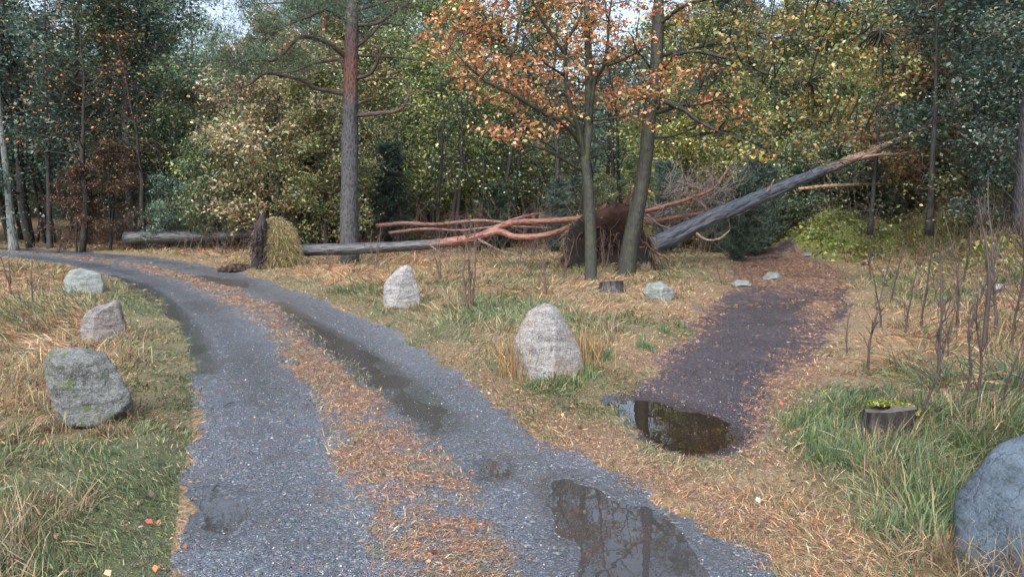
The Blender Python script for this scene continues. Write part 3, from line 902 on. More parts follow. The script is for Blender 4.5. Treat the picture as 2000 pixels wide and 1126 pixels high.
def oak(name, base_uv, yb, trunk, limbs, zn, label, bark_c, seed):
    rg = np.random.default_rng(seed)
    base = P(base_uv[0], base_uv[1], yb); base[2] = gz(base[0], base[1])
    root = empty(name, base, label, "tree")
    mb = MB(); rows = smooth_line(line(trunk, yb), 6)
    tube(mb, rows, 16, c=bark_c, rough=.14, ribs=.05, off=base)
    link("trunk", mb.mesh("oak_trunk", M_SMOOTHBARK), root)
    allb = [rows[len(rows) // 2:]]
    for b_ in limbs:
        r_ = smooth_line(line(b_, yb), 5); allb.append(r_)
        mb = MB(); tube(mb, r_, 8, c=np.array(bark_c) * .8, rough=.12, off=base)
        sub_twigs(mb, r_, 8 + len(b_), .6, rg, base, np.array(bark_c) * .8, .25, .007)
        link("branch", mb.mesh("oak_branch", M_SMOOTHBARK), root)
    A = np.concatenate(allb)
    tw = MB(); lf = MB()
    for (u, v, ru, rv, dy, n, pal) in zn:
        for _ in range(int(n * (.1 if v < -50 else .27 if pal is OL else .3))):
            a = rg.uniform(-1, 1, 2)
            while a @ a > 1: a = rg.uniform(-1, 1, 2)
            s = P(u + a[0] * ru, v + a[1] * rv, yb + dy + rg.normal() * .8)
            j = np.argmin(((A[:, :3] - s) ** 2).sum(1)); q = A[j, :3]
            L = np.linalg.norm(q - s)
            if L < 3.5:
                m1 = q + (s - q) * .5 + rg.normal(size=3) * .1 * min(L, 1) + np.array([0, 0, .06])
                tube(tw, smooth_line([[*q, .012 + .004 * L], [*m1, .009], [*s, .004]], 3), 4, c=np.array(bark_c) * .7, cap=False, off=base)
            n_ = int(rg.integers(22, 50))
            ax = unit(rg.normal(size=3) * np.array([1, 1, .35]))
            c = s + ax * rg.normal(size=(n_, 1)) * .2 + rg.normal(size=(n_, 3)) * .055
            leaves(lf, c - base, .078, pick(pal, n_, rg, .3), rg, .25, .62, .2)
    link("twigs", tw.mesh("oak_twigs", M_SMOOTHBARK), root)["kind"] = "stuff"
    link("crown", lf.mesh("oak_leaves", M_WETLEAF), root)
    return root


oak("oak_tree", (1153, 552), 14.6,
    [(1152, 562, 30), (1153, 545, 25), (1153, 450, 23), (1149, 370, 21), (1143, 310, 19), (1150, 250, 15), (1150, 180, 14), (1148, 100, 13), (1146, 20, 11), (1146, -120, 8), (1150, -260, 4)],
    [[(1143, 315, 13, 0), (1128, 245, 10, -.2), (1110, 190, 9, -.3), (1104, 125, 8, -.4), (1108, 80, 7, -.5), (1134, 32, 5, -.6), (1136, -30, 3, -.6)],
     [(1106, 110, 6, -.4), (1085, 80, 6, -.5), (1057, 37, 5, -.7), (1040, 0, 4, -.8), (1020, -50, 2, -.9)],
     [(1136, 285, 9, 0), (1105, 245, 9, -.4), (1057, 218, 8, -.8), (1003, 186, 7, -1.2), (950, 160, 5, -1.6), (905, 120, 3, -1.9), (880, 90, 2, -2)],
     [(1128, 250, 10, 0), (1094, 210, 10, .2), (1067, 170, 9, .4), (1019, 128, 8, .6), (1001, 107, 7, .7), (974, 67, 6, .9), (945, 40, 5, 1.1), (925, 0, 3, 1.3)],
     [(1138, 335, 6, 0), (1083, 301, 6, -.5), (1051, 288, 5, -.8), (982, 272, 4, -1.2), (950, 261, 2, -1.4)],
     [(1150, 255, 9, 0), (1157, 190, 8, -.2), (1163, 154, 8, -.3), (1179, 128, 7, -.5), (1187, 80, 6, -.7), (1190, 32, 4, -.8), (1200, -30, 2, -1)],
     [(1176, 132, 5, -.4), (1216, 117, 5, -.8), (1264, 90, 3, -1.2)],
     [(1150, 236, 5, 0), (1190, 232, 4, -.4), (1248, 222, 3, -.9), (1285, 214, 2, -1.1)],
     [(1106, 150, 5, -.3), (1060, 120, 4, -.9), (1040, 92, 3, -1.2), (1020, 60, 2, -1.4)]],
    [(1050, 70, 160, 100, 0, 330, OR), (900, 60, 80, 70, .3, 110, OR), (950, 150, 70, 45, -1.2, 60, OR), (1010, 265, 60, 22, -1, 22, OR), (1060, 210, 90, 50, -.3, 60, OR),
     (1180, 40, 90, 70, -.5, 90, OR), (1240, 150, 80, 70, -.8, 60, OR), (1110, 195, 90, 30, .6, 40, OR), (1050, -90, 240, 90, 0, 330, OR), (960, 245, 30, 15, -1.3, 8, OR)],
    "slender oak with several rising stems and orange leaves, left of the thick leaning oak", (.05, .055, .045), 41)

oak("oak_tree", (1222, 545), 15.5,
    [(1219, 556, 46), (1222, 535, 38), (1232, 470, 33), (1250, 380, 30), (1262, 300, 27), (1268, 230, 25), (1279, 150, 25), (1284, 80, 23), (1286, 20, 20), (1290, -80, 16), (1300, -220, 9), (1310, -330, 4)],
    [[(1276, 222, 9, 0), (1333, 205, 8, -.4), (1365, 205, 5, -.7), (1400, 195, 3, -1)],
     [(1272, 269, 6, 0), (1312, 266, 5, -.3), (1341, 256, 3, -.5)],
     [(1274, 190, 9, 0), (1333, 213, 9, -.5), (1360, 234, 8, -.8), (1402, 256, 7, -1.1), (1456, 277, 6, -1.4), (1520, 306, 5, -1.8), (1590, 318, 3, -2.1), (1650, 312, 2, -2.3)],
     [(1285, 145, 9, 0), (1312, 112, 8, -.3), (1355, 101, 7, -.6), (1413, 112, 6, -1), (1456, 125, 5, -1.3), (1500, 145, 4, -1.5), (1580, 160, 2, -1.8)],
     [(1288, 110, 8, 0), (1350, 95, 7, .4), (1408, 82, 7, .8), (1451, 67, 6, 1), (1500, 61, 4, 1.3), (1600, 40, 2, 1.6)],
     [(1285, 50, 8, 0), (1340, 10, 7, -.5), (1430, -10, 6, -1), (1540, -20, 4, -1.4), (1640, 10, 3, -1.8), (1720, 60, 2, -2)],
     [(1280, 150, 5, 0), (1262, 120, 4, -.3), (1240, 95, 3, -.5)],
     [(1362, 234, 4, -.8), (1366, 270, 3, -.9), (1370, 305, 2, -.9)],
     [(1402, 256, 5, -1.1), (1422, 235, 4, -1.4), (1500, 225, 3, -1.8), (1600, 235, 2, -2.2), (1690, 250, 1.5, -2.4)],
     [(1287, 0, 8, 0), (1240, -40, 6, -.3), (1180, -80, 4, -.6)]],
    [(1400, 60, 110, 80, 0, 150, OL), (1560, 130, 150, 110, -1.2, 330, OL), (1650, 200, 90, 60, -1.8, 90, OL), (1530, 260, 110, 50, -1.6, 100, OL), (1400, 215, 80, 30, -.8, 50, OR),
     (1250, 200, 70, 40, -.3, 40, OR), (1480, 300, 70, 18, -1.4, 22, OL), (1600, 10, 130, 60, -1, 130, OL), (1280, 30, 70, 60, 0, 60, OR), (1650, 310, 50, 18, -2.2, 8, OL),
     (1400, -110, 220, 100, 0, 250, OL), (1360, 130, 60, 40, .4, 30, OR), (1730, 120, 60, 90, -1.9, 60, OL), (1390, 290, 50, 30, -1, 14, OL)],
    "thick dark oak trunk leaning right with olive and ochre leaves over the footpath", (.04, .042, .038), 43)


# ------------------------------------------------------------------ the fallen trees
def clump_blades(mb, pts, nrm, L, wd, droop, pal, rg, spread=.5, seg=3):
    n = len(pts)
    d = unit(nrm * .8 + rg.normal(size=(n, 3)) * spread)
    blades(mb, pts, d, L * rg.uniform(.5, 1.4, n), wd * rg.uniform(.7, 1.3, n), droop * rg.uniform(.6, 1.3, n), pick(pal, n, rg, .25), rg, seg)


DRY = [(4, (.31, .24, .155)), (2.5, (.42, .34, .225)), (2.5, (.19, .13, .08)), (1.8, (.18, .19, .1))]
GREENP = [(3, (.09, .135, .06)), (3, (.15, .19, .1)), (1, (.09, .12, .07)), (1.5, (.3, .27, .14))]


def face_normals(V, T):
    N = np.zeros_like(V); fn = np.cross(V[T[:, 1]] - V[T[:, 0]], V[T[:, 2]] - V[T[:, 0]])
    for k in range(3): np.add.at(N, T[:, k], fn)
    return unit(N)


# 1: the pine lying behind the road's inner bend
rg = np.random.default_rng(77)
yl = 18.2
base = P(540, 524, 17.7); base[2] = gz(base[0], base[1])
root = empty("fallen_pine", base, "uprooted pine lying flat with grassy root mound, dark trunk and forked orange limbs", "fallen tree")
V, T, c0 = rock_shape([(500, 470), (508, 432), (530, 416), (556, 420), (578, 445), (590, 485), (592, 520), (560, 540), (505, 535)], 540, 524, 17.9, 1.3, 4, 7, .07)
mb = MB(); mb.add(V + c0 - base, t=T, c=(.13, .1, .06)); 
rp = link("root_mound", mb.mesh("root_mound", M_SOIL), root)
N = face_normals(V, T)
sel = np.nonzero((V[:, 2] > -.1) & (V[:, 0] > -.28 + .1 * rg.normal(size=len(V))))[0]
sel = rg.choice(sel, 9000)
mb = MB()
clump_blades(mb, V[sel] + c0 - base, N[sel], .15, .011, .8, [(3, (.38, .33, .17)), (3, (.24, .22, .1)), (2, (.46, .35, .23)), (1.5, (.15, .16, .06))], rg, 1.0)
link("turf", mb.mesh("root_turf", M_GRASS), root)
# dark soil face with torn roots on the mound's left
V2, T2, c2 = rock_shape([(492, 500), (495, 455), (505, 428), (522, 420), (530, 445), (528, 500), (530, 545), (495, 540)], 511, 527, 17.5, .95, 6, 12, .3)
mb = MB(); mb.add(V2 + c2 - base, t=T2, c=(.05, .04, .042))
rp2 = link("root_plate", mb.mesh("root_plate", M_SOIL), root)
for _ in range(70):
    k = rg.integers(len(V2)); p = V2[k] + c2 - base; d = unit(V2[k] * [1, 1, .6] + rg.normal(size=3) * .3)
    L = rg.uniform(.1, .4); seg = [[*p, .016]]
    for j in range(4):
        d = unit(d + rg.normal(size=3) * .45 + np.array([0, 0, -.25])); p = p + d * L / 4; seg.append([*p, .014 - .003 * j])
    m2 = MB(); tube(m2, seg, 5, c=(.07, .05, .045), cap=False); link("root", m2.mesh("root", M_TWIG), rp2)
rows = smooth_line(line([(570, 489, 23, .2), (640, 487, 22, .3), (700, 485, 22, .3), (780, 481, 20, .3), (850, 476, 19, .2), (905, 468, 17, .1), (945, 459, 16, 0)], yl), 10)
f = ss(-2.3, -1.4, rows[:, 0] + .0)[:, None]
mb = MB(); tube(mb, rows, 24, c=np.array((.07, .075, .085)) * (1 - f) + np.array((.26, .1, .07)) * f, rough=.1, ribs=.12, off=base)
sub_twigs(mb, rows, 14, .4, rg, base, (.09, .07, .065), .2, .016, 3)
link("trunk", mb.mesh("fallen_trunk", M_LOG), root)
FB = [
    [(940, 461, 15, 0), (975, 443, 13, 0), (1010, 434, 12, .1), (1060, 432, 12, .1), (1130, 427, 11, .1), (1200, 418, 10, .4), (1262, 412, 9, .6), (1320, 396, 8, .8), (1370, 380, 7, 1), (1400, 362, 5, 1.2), (1425, 325, 3, 1.4)],
    [(942, 460, 14, 0), (975, 452, 13, -.1), (1005, 462, 13, -.3), (1045, 462, 13, -.4), (1085, 454, 12, -.4), (1130, 438, 11, 0), (1190, 436, 10, .5), (1262, 434, 9, .8), (1320, 424, 8, 1), (1385, 414, 6, 1.2)],
    [(975, 443, 8, 0), (1000, 430, 7, .1), (1035, 420, 5, .2), (1062, 416, 3, .3)],
    [(1262, 418, 5, .6), (1290, 440, 4, .5), (1320, 447, 4, .4), (1345, 440, 2, .4)],
    [(1350, 386, 4, .8), (1372, 400, 3, .7), (1390, 425, 2, .6)],
    [(930, 464, 5, 0), (955, 478, 4, -.2), (985, 492, 3, -.3), (1040, 502, 1.6, -.4)],
    [(1262, 411, 4, .6), (1300, 406, 3, 1.2), (1340, 372, 2.5, 1.5), (1350, 350, 1.5, 1.5)],
    [(840, 478, 4, 0), (858, 492, 3, -.2), (868, 500, 2, -.3)],
    [(1100, 450, 4, -.3), (1120, 470, 3, -.4), (1150, 478, 1.6, -.5)],
]
for i, b_ in enumerate(FB):
    rows = smooth_line(line(b_, yl), 6)
    col = (.27, .115, .08) if i < 3 else (.2, .13, .11)
    mb = MB(); tube(mb, rows, 10, c=col, rough=.12, off=base)
    sub_twigs(mb, rows[len(rows) // 2:] if i < 2 else rows, 60 if i < 2 else 18, .9, rg, base, (.17, .12, .11), .15, .007, 4)
    link("branch", mb.mesh("fallen_branch", M_REDBARK), root)
# dead brush at the crown end
tw = MB()
for _ in range(150):
    p = P(rg.uniform(1290, 1440), rg.uniform(350, 430), yl + rg.uniform(.5, 2)); d = unit(rg.normal(size=3) + np.array([.6, 0, .4])); L = rg.uniform(.5, 1.4)
    seg = [[*p, .009]]
    for j in range(4):
        d = unit(d + rg.normal(size=3) * .4); p = p + d * L / 4; seg.append([*p, .008 - .0015 * j])
    tube(tw, seg, 4, c=(.24, .19, .18), cap=False, off=base)
link("twigs", tw.mesh("fallen_twigs", M_TWIG), root)["kind"] = "stuff"

# 2: the big leaning pine with the dark upturned root plate
base = P(1190, 532, 17.0); base[2] = gz(base[0], base[1])
root = empty("fallen_pine", base, "thick dark uprooted pine propped diagonally above the footpath with black upturned root plate", "fallen tree")
V, T, c0 = rock_shape([(1088, 530), (1098, 470), (1128, 420), (1168, 396), (1210, 394), (1245, 412), (1270, 450), (1288, 500), (1292, 540), (1200, 560)], 1190, 530, 17.1, 1.0, 8, 9, .1)
V1 = V.copy()
V = V * (1 + .16 * noise3(V * 3.3 + 3, 3))[:, None] + np.array([0, 0, .0])
# hollow, undercut front
fr = np.exp(-((V[:, 0]) / .75) ** 2 - ((V[:, 2] - .55) / .6) ** 2) * (V[:, 1] < 0)
V[:, 1] = V[:, 1] * (1 - fr) + fr * .28
fz = (ss(.5, 1.1, V[:, 2]) * np.clip(.6 + 1.3 * noise3(V * 2.1, 3), 0, 1))[:, None]
mb = MB(); mb.add(V + c0 - base, t=T, c=np.array((.02, .016, .016)) * (1 - fz) + np.array((.085, .042, .03)) * fz); rp = link("root_plate", mb.mesh("root_plate", M_SOIL), root)
N = face_normals(V, T)
for _ in range(105):
    k = rg.integers(len(V)); p0 = V[k]
    if p0[2] < .1: continue
    rim = np.hypot(p0[0] / 1.2, (p0[2] - .6) / .8)
    d = unit(np.array([p0[0], -.4, p0[2] - .5]) + rg.normal(size=3) * .4); p = p0 + c0 - base
    L = rg.uniform(.2, .9) * (.5 + rim * .6); seg = [[*p, .024]]
    for j in range(5):
        d = unit(d + rg.normal(size=3) * .4 + np.array([0, 0, -.35])); p = p + d * L / 5; seg.append([*p, .019 - .0032 * j])
    m2 = MB(); tube(m2, seg, 5, c=(.05, .034, .03) if rg.random() < .7 else (.16, .08, .06), cap=False); link("root", m2.mesh("root", M_TWIG), rp)
mb = MB()
sel = np.nonzero((V1[:, 1] > .02) & (V1[:, 2] > .6 * V1[:, 2].max()))[0]; sel = rg.choice(sel, 3500)
clump_blades(mb, V[sel] + c0 - base, N[sel], .2, .012, .8, [(3, (.24, .12, .07)), (2, (.36, .27, .16)), (2, (.13, .07, .045))], rg, .6)
sel = np.nonzero((V1[:, 0] > .72 * V1[:, 0].max()) & (V1[:, 2] > 0) & (V1[:, 1] > -.1))[0]; sel = rg.choice(sel, 700)
clump_blades(mb, V[sel] + c0 - base, N[sel], .25, .012, 1.0, DRY, rg, .5)
sel = np.nonzero((V1[:, 0] < .72 * V1[:, 0].min()) & (V1[:, 2] > -.1) & (V1[:, 1] > -.1))[0]; sel = rg.choice(sel, 350)
clump_blades(mb, V[sel] + c0 - base, N[sel], .2, .012, 1.0, [(1, (.1, .07, .05)), (1, (.3, .22, .12))], rg, .5)
link("turf", mb.mesh("plate_turf", M_GRASS), root)
rows = smooth_line(line([(1250, 492, 35, 1.0), (1280, 478, 34, 1.1), (1340, 449, 32, 1.3), (1400, 421, 29, 1.4), (1470, 391, 27, 1.8), (1540, 361, 22, 2.2), (1610, 332, 18, 2.6), (1690, 301, 14, 2.9), (1760, 272, 13, 3.1), (1830, 240, 13, 3.3), (1900, 205, 9, 3.5)], 17.0), 10)
f = ss(8.2, 9.3, rows[:, 0])[:, None] * .8
mb = MB(); tube(mb, rows, 40, c=np.array((.075, .088, .115)) * (1 - f) + np.array((.34, .22, .17)) * f, rough=.08, ribs=.24, off=base)
sub_twigs(mb, rows[len(rows) // 3:], 16, .45, rg, base, (.09, .07, .065), .1, .016, 3)
link("trunk", mb.mesh("leaning_trunk", M_LOG), root)
for b_ in [[(1650, 318, 7, 2.8), (1700, 304, 6, 2.8), (1760, 300, 6, 2.8), (1820, 290, 3, 2.8)],
           [(1360, 455, 5, 1), (1380, 468, 4, .8), (1405, 466, 4, .7), (1425, 450, 2, .6)],
           [(1480, 388, 5, 2), (1500, 372, 4, 1.8), (1512, 350, 2, 1.8)],
           [(1760, 272, 7, 3.1), (1800, 262, 5, 3.1), (1850, 262, 3, 3.1)],
           [(1830, 240, 6, 3.3), (1850, 205, 4, 3.3), (1890, 180, 2, 3.3)]]:
    r_ = smooth_line(line(b_, 17.0), 5); mb = MB(); tube(mb, r_, 8, c=(.36, .24, .18), rough=.1, off=base)
    sub_twigs(mb, r_, 6, .5, rg, base, (.2, .15, .13), .1, .007)
    link("branch", mb.mesh("leaning_branch", M_REDBARK), root)

# spilled soil beside the grassy root mound
for (outl, vb, lab, yy) in (([(435, 519), (450, 511), (475, 508), (495, 512), (505, 522), (490, 528), (440, 526)], 522, "low heap of dark brown soil spilled left of the grassy root mound", 17.3),
                            ([(1215, 536), (1230, 520), (1262, 518), (1285, 530), (1290, 540), (1225, 543)], 538, "dark soil heap under the right side of the black root plate", 16.6)):
    g0 = P((outl[0][0] + outl[-2][0]) / 2, vb, yy); g0[2] = gz(g0[0], g0[1]); wx = (outl[4][0] - outl[0][0]) * yy / F / 2
    vi, ti = ICO2; mb = MB()
    for _ in range(170):
        a_ = rg.normal(size=2) * [.42, .3]; hh_ = max(0, .13 * (1 - (a_ @ a_))) * rg.random()
        q = vi * (rg.uniform(.02, .085) * rg.uniform(.6, 1.2, (len(vi), 1))) + np.array([a_[0] * wx, a_[1] * .5, hh_])
        mb.add(q, t=ti, c=np.array((.07, .045, .034)) * rg.uniform(.4, 1.5))
    tag(link("soil_heap", mb.mesh("soil_heap", M_SOIL), loc=g0), lab, "soil heap", kind="stuff")
# other fallen trunks
LOGS = [
    ("thick dark log on the forest edge behind the far road bend", [(245, 464, 24), (320, 463, 24), (400, 462, 22), (440, 460, 20), (500, 456, 17)], 24.6, (.055, .06, .072), M_LOG, 24),
    ("mossy grey log behind the grassy root mound", [(395, 447, 12), (440, 447, 14), (500, 444, 14)], 26.5, (.1, .12, .1), M_LOG, 14),
    ("thin pale log lying level behind the mossy hump", [(1560, 369, 6), (1620, 363, 7), (1700, 360, 7), (1790, 358, 5)], 25.5, (.5, .33, .22), M_REDBARK, 10),
    ("upper reddish log in the brush behind the fallen pine", [(735, 441, 9), (790, 436, 9), (850, 438, 8), (930, 431, 8), (1000, 434, 6), (1110, 426, 4)], 22.5, (.2, .095, .075), M_REDBARK, 10),
    ("lower reddish log in the brush behind the fallen pine", [(760, 455, 7), (830, 447, 7), (900, 450, 6), (980, 442, 5), (1080, 445, 3)], 22.0, (.17, .085, .07), M_REDBARK, 10),
]
for lab, pts, y, c, m_, sides in LOGS:
    r_ = smooth_line(line(pts, y), 8); b0 = r_[0, :3].copy()
    mb = MB(); tube(mb, r_, sides, c=c, rough=.1, ribs=.1, off=b0); sub_twigs(mb, r_, 26, 1.0, rg, b0, np.array(c) * .7, .5, .011, 4)
    tag(link("fallen_log", mb.mesh("fallen_log", m_), loc=b0), lab, "log")

# ------------------------------------------------------------------ forest prototypes
def broad_tree(h, rad, z0, pal, seed, nleaf=26000, leaf=.12, limbs=34, bark=(.045, .042, .04), skew=0.0, rtop=.25):
    rg = np.random.default_rng(seed)
    tk = MB()
    rows = []; d = np.array([0., 0, 1]); p = np.zeros(3); n = 9
    for i in range(n + 1):
        rows.append([*p, max(.013 * h * (1 - i / (n + .6)), .015)])
        d = unit(d + rg.normal(size=3) * .08 + np.array([skew * .05, 0, .12])); p = p + d * h / n
    rows = smooth_line(rows, 3); tube(tk, rows, 9, c=bark, rough=.1)
    cl = []
    for i in range(limbs):
        t = z0 + (1 - z0) * (i + rg.random()) / limbs
        q = rows[min(int(t * (len(rows) - 1)), len(rows) - 1), :3]
        az_ = i * 2.4 + rg.normal() * .4
        prof = (math.sin(math.pi * min(1, (t - z0) / (1 - z0) * .8 + .2)) ** .6) * (1 - rtop) + rtop if t < .98 else rtop
        L = rad * prof * rg.uniform(.65, 1.15)
        up = rg.uniform(.15, .75) + (t > .8) * .5
        d = unit(np.array([math.cos(az_), math.sin(az_), up]))
        seg = [[*q, .004 * h * (1.15 - t)]]; x = q.copy()
        for j in range(4):
            d = unit(d + rg.normal(size=3) * .16 + np.array([0, 0, -.06])); x = x + d * L / 4
            seg.append([*x, max(.004 * h * (1.15 - t) * (1 - .22 * (j + 1)), .006)])
            if j >= 1:
                for _ in range(3):
                    dd = unit(d + rg.normal(size=3) * .8); l2 = L * rg.uniform(.15, .35)
                    e = x + dd * l2
                    tube(tk, [[*x, .009], [*((x + e) / 2 + rg.normal(size=3) * .03), .007], [*e, .004]], 3, c=bark, cap=False)
                    cl.append(e); cl.append((x + e) / 2)
            cl.append(x.copy())
        tube(tk, smooth_line(seg, 2), 5, c=bark, cap=False)
    nleaf = int(nleaf * .85); leaf *= 1.0
    cl = np.array(cl); k = max(1, nleaf // len(cl))
    lf = MB()
    C = np.repeat(cl, k, 0); n_ = len(C)
    sp = .15 + .013 * h
    C = C + rg.normal(size=(n_, 3)) * np.array([sp, sp, sp * .6])
    tone = np.repeat(np.exp(rg.normal(0, .3, (len(cl), 1))), k, 0)
    pc = rg.random(len(cl)) ; 
    leaves(lf, C, leaf, np.clip(pick(pal, n_, rg, .28) * tone, .003, .8), rg, .4)
    return tk.mesh("trunk_mesh", M_BARK), lf.mesh("crown_mesh", M_LEAF)


def needle_tree(h, rad, z0, pal, seed, layers=26, per=7, needle=.22, bark=(.08, .07, .065), pine=False, n_per=34, bush=False):
    rg = np.random.default_rng(seed)
    tk = MB(); lf = MB()
    n = 8; rows = []; p = np.zeros(3)
    for i in range(n + 1):
        rows.append([*p, max(.0125 * h * (1 - i / (n + .4)), .012)]); p = p + np.array([rg.normal() * .05, rg.normal() * .05, h / n])
    rows = smooth_line(rows, 3)
    if pine:
        f = ss(.25, .45, rows[:, 2] / h)[:, None]; c = PINE_GREY * (1 - f) + PINE_RED * f
    else: c = bark
    tube(tk, rows, 10, c=c, rough=.1)
    B, D = [], []
    for i in range(layers):
        t = z0 + (1 - z0) * (i + .5) / layers
        q = rows[min(int(t * (len(rows) - 1)), len(rows) - 1), :3]
        for j in range(per):
            a = rg.random() * 6.28
            prof = (math.sin(math.pi * min(.97, t * .8 + .15)) ** .6 * rg.uniform(.35, 1.2)) if bush else (1 - t) ** .7 * 1.1 + .08 if not pine else math.sin(math.pi * min(1, max(.1, (t - z0) / (1 - z0)))) ** .5
            L = rad * prof * rg.uniform(.6, 1.1) / (1 if pine else (1 - z0) ** .7)
            el = (rg.uniform(-.1, .5) if not bush else rg.uniform(.5, 1.6))
            d = unit(np.array([math.cos(a), math.sin(a), el]))
            x = q.copy(); seg = [[*x, .02 if pine else .012]]
            for m in range(4):
                d = unit(d + rg.normal(size=3) * (.25 if pine else .1) + np.array([0, 0, .05 if pine else -.05])); x = x + d * L / 4
                seg.append([*x, .014 - .0028 * m])
                if pine and m < 2: continue
                kk = n_per
                bs = x + rg.normal(size=(kk, 3)) * np.array([.34, .34, .14]) * (1.25 if pine else .8) * max(L, .6) * .35
                B.append(bs); D.append(unit(d * .8 + rg.normal(size=(kk, 3)) * .8))
            tube(tk, seg, 4, c=bark, cap=False)
    B = np.concatenate(B); D = np.concatenate(D)
    tone = np.exp(.5 * noise3(B * 1.5, 2))[:, None]
    needles(lf, B, D, needle, needle * .16, np.clip(pick(pal, len(B), rg, .25) * tone, .003, .5), rg)
    return tk.mesh("trunk_mesh", M_PINEBARK), lf.mesh("crown_mesh", M_NEEDLE)


GRN = [(4, (.075, .115, .07)), (3, (.12, .165, .1)), (2, (.19, .22, .14)), (.8, (.32, .26, .14))]
TEAL = [(4, (.07, .12, .1)), (3, (.12, .18, .15)), (1.5, (.2, .27, .23)), (.6, (.3, .24, .14))]
YGR = [(4, (.15, .2, .09)), (2.5, (.24, .27, .12)), (1.2, (.4, .31, .13)), (3.5, (.1, .145, .075)), (.8, (.32, .35, .26))]
YEL = [(2.5, (.4, .32, .17)), (1.6, (.43, .28, .16)), (2, (.28, .27, .14)), (4, (.14, .18, .1)), (1.2, (.52, .45, .3))]
ORG = [(4, (.5, .2, .07)), (3, (.42, .26, .09)), (2, (.25, .2, .07)), (1, (.12, .13, .05))]
BRN = [(4, (.26, .16, .09)), (3, (.34, .22, .12)), (2, (.16, .13, .07)), (1, (.4, .3, .17))]
DKN = [(4, (.045, .07, .05)), (3, (.07, .1, .07)), (1.5, (.12, .15, .1))]
PIN = [(4, (.05, .09, .06)), (3, (.08, .13, .08)), (1, (.13, .16, .08))]

PR = {
    'green_tall': [broad_tree(15, 3.4, .2, GRN, 101, 30000, .13), broad_tree(13, 3.0, .2, TEAL, 102, 30000, .13)],
    'teal_tall': [broad_tree(14, 3.2, .16, TEAL, 103, 30000, .13)],
    'lime_tall': [broad_tree(12, 3.2, .2, YGR, 104, 30000, .13), broad_tree(9, 2.7, .08, YGR, 105, 24000, .12)],
    'gold': [broad_tree(7.5, 2.4, .1, YEL, 106, 22000, .12), broad_tree(9, 2.6, .12, YEL, 107, 22000, .12)],
    'orange': [broad_tree(9, 2.6, .3, ORG, 108, 1100, .09)],
    'brown': [broad_tree(6, 2.0, .08, BRN, 109, 11000, .11, 24)],
    'under_green': [broad_tree(4.6, 1.7, .05, GRN, 110, 15000, .1, 24), broad_tree(3.4, 1.5, .04, TEAL, 111, 12000, .09, 20)],
    'under_yellow': [broad_tree(4.2, 1.6, .05, YGR, 112, 12000, .1, 22)],
    'pine': [needle_tree(19, 3.2, .42, PIN, 113, 22, 6, .2, pine=True, n_per=60), needle_tree(17, 2.8, .5, PIN, 114, 20, 6, .2, pine=True, n_per=60)],
    'spruce': [needle_tree(13, 2.3, .05, DKN, 115, 40, 9, .2, n_per=30)],
    'juniper': [needle_tree(3.6, .95, .03, DKN, 116, 30, 9, .13, n_per=26, bush=True), needle_tree(2.6, 1.0, .03, DKN, 117, 24, 9, .12, n_per=26, bush=True)],
    'bare': [broad_tree(9, 1.6, .25, TEAL, 118, 900, .09, 26, (.045, .04, .04)), broad_tree(7, 1.4, .3, YGR, 119, 1500, .09, 24, (.04, .036, .035))],
}
KN = {'green_tall': ("broadleaf_tree", "tall dark green leafy tree"), 'teal_tall': ("broadleaf_tree", "tall blue green leafy tree"),
      'lime_tall': ("broadleaf_tree", "yellow green leafy tree"), 'gold': ("broadleaf_tree", "golden cream leafed tree"),
      'orange': ("broadleaf_tree", "thin tree with sparse orange leaves"), 'brown': ("shrub", "brown leafed tall shrub"),
      'under_green': ("shrub", "green leafy shrub"), 'under_yellow': ("shrub", "yellow green leafy shrub"), 'pine': ("pine_tree", "tall pine with reddish upper trunk"),
      'spruce': ("spruce_tree", "dark green spruce"), 'juniper': ("juniper_bush", "dark juniper bush"), 'bare': ("bare_tree", "almost leafless slender tree")}
PLACED = []; FILL = {}; FILLO = []


def place(kind, x, y, label=None, var=None, s=1.0, rot=None, tint=None, lean=0.0, group=None, rg=rng):
    v = PR[kind][(len(PLACED) if var is None else var) % len(PR[kind])]
    name, desc = KN[kind]
    z = gz(x, y) - .08
    if label is None:
        u = 1000 + 1400 * x / y
        reg = ("behind the road's left bend" if u < 330 else "behind the grassy root mound" if u < 760 else
               "behind the fallen pine's orange limbs" if u < 1150 else "behind the black root plate" if u < 1420 else
               "behind the footpath's far end" if u < 1650 else "on the rising bank at the right")
        depth = "deep" if y > 38 else "midway" if y > 31 else "close"
        label = f"{desc} {depth} {reg}"
        group = f"{desc} group {depth} {reg}"; FILL.setdefault(label, []).append((u, len(FILLO)))
    o = empty(name, (x, y, z), label, "tree" if "tree" in name else "bush", group)
    o.rotation_euler = (lean, lean * .6, rng.random() * 6.28 if rot is None else rot)
    o.scale = (s, s, s * rng.uniform(.92, 1.1))
    a = link("trunk", v[0], o); b = link("crown", v[1], o)
    a.color = (.5, .52, .56, 1) if x > 6 and y < 16 else (rng.uniform(.6, 1.1),) * 3 + (1,)
    t = rng.uniform(.9, 1.4) * (1.3 if x / y < -.38 else 1.05); hue = rng.normal(0, .07, 3)  # crown tint lifted in place of haze, to soften the wood's blacks
    b.color = tuple(np.clip(t * (1 + hue), .4, 1.8)) + (1,) if tint is None else (*tint, 1)
    if label in FILL: FILLO.append(o)
    PLACED.append((x, y))
    return o


def at(u, y):
    return (u - 1000) / 1400 * y


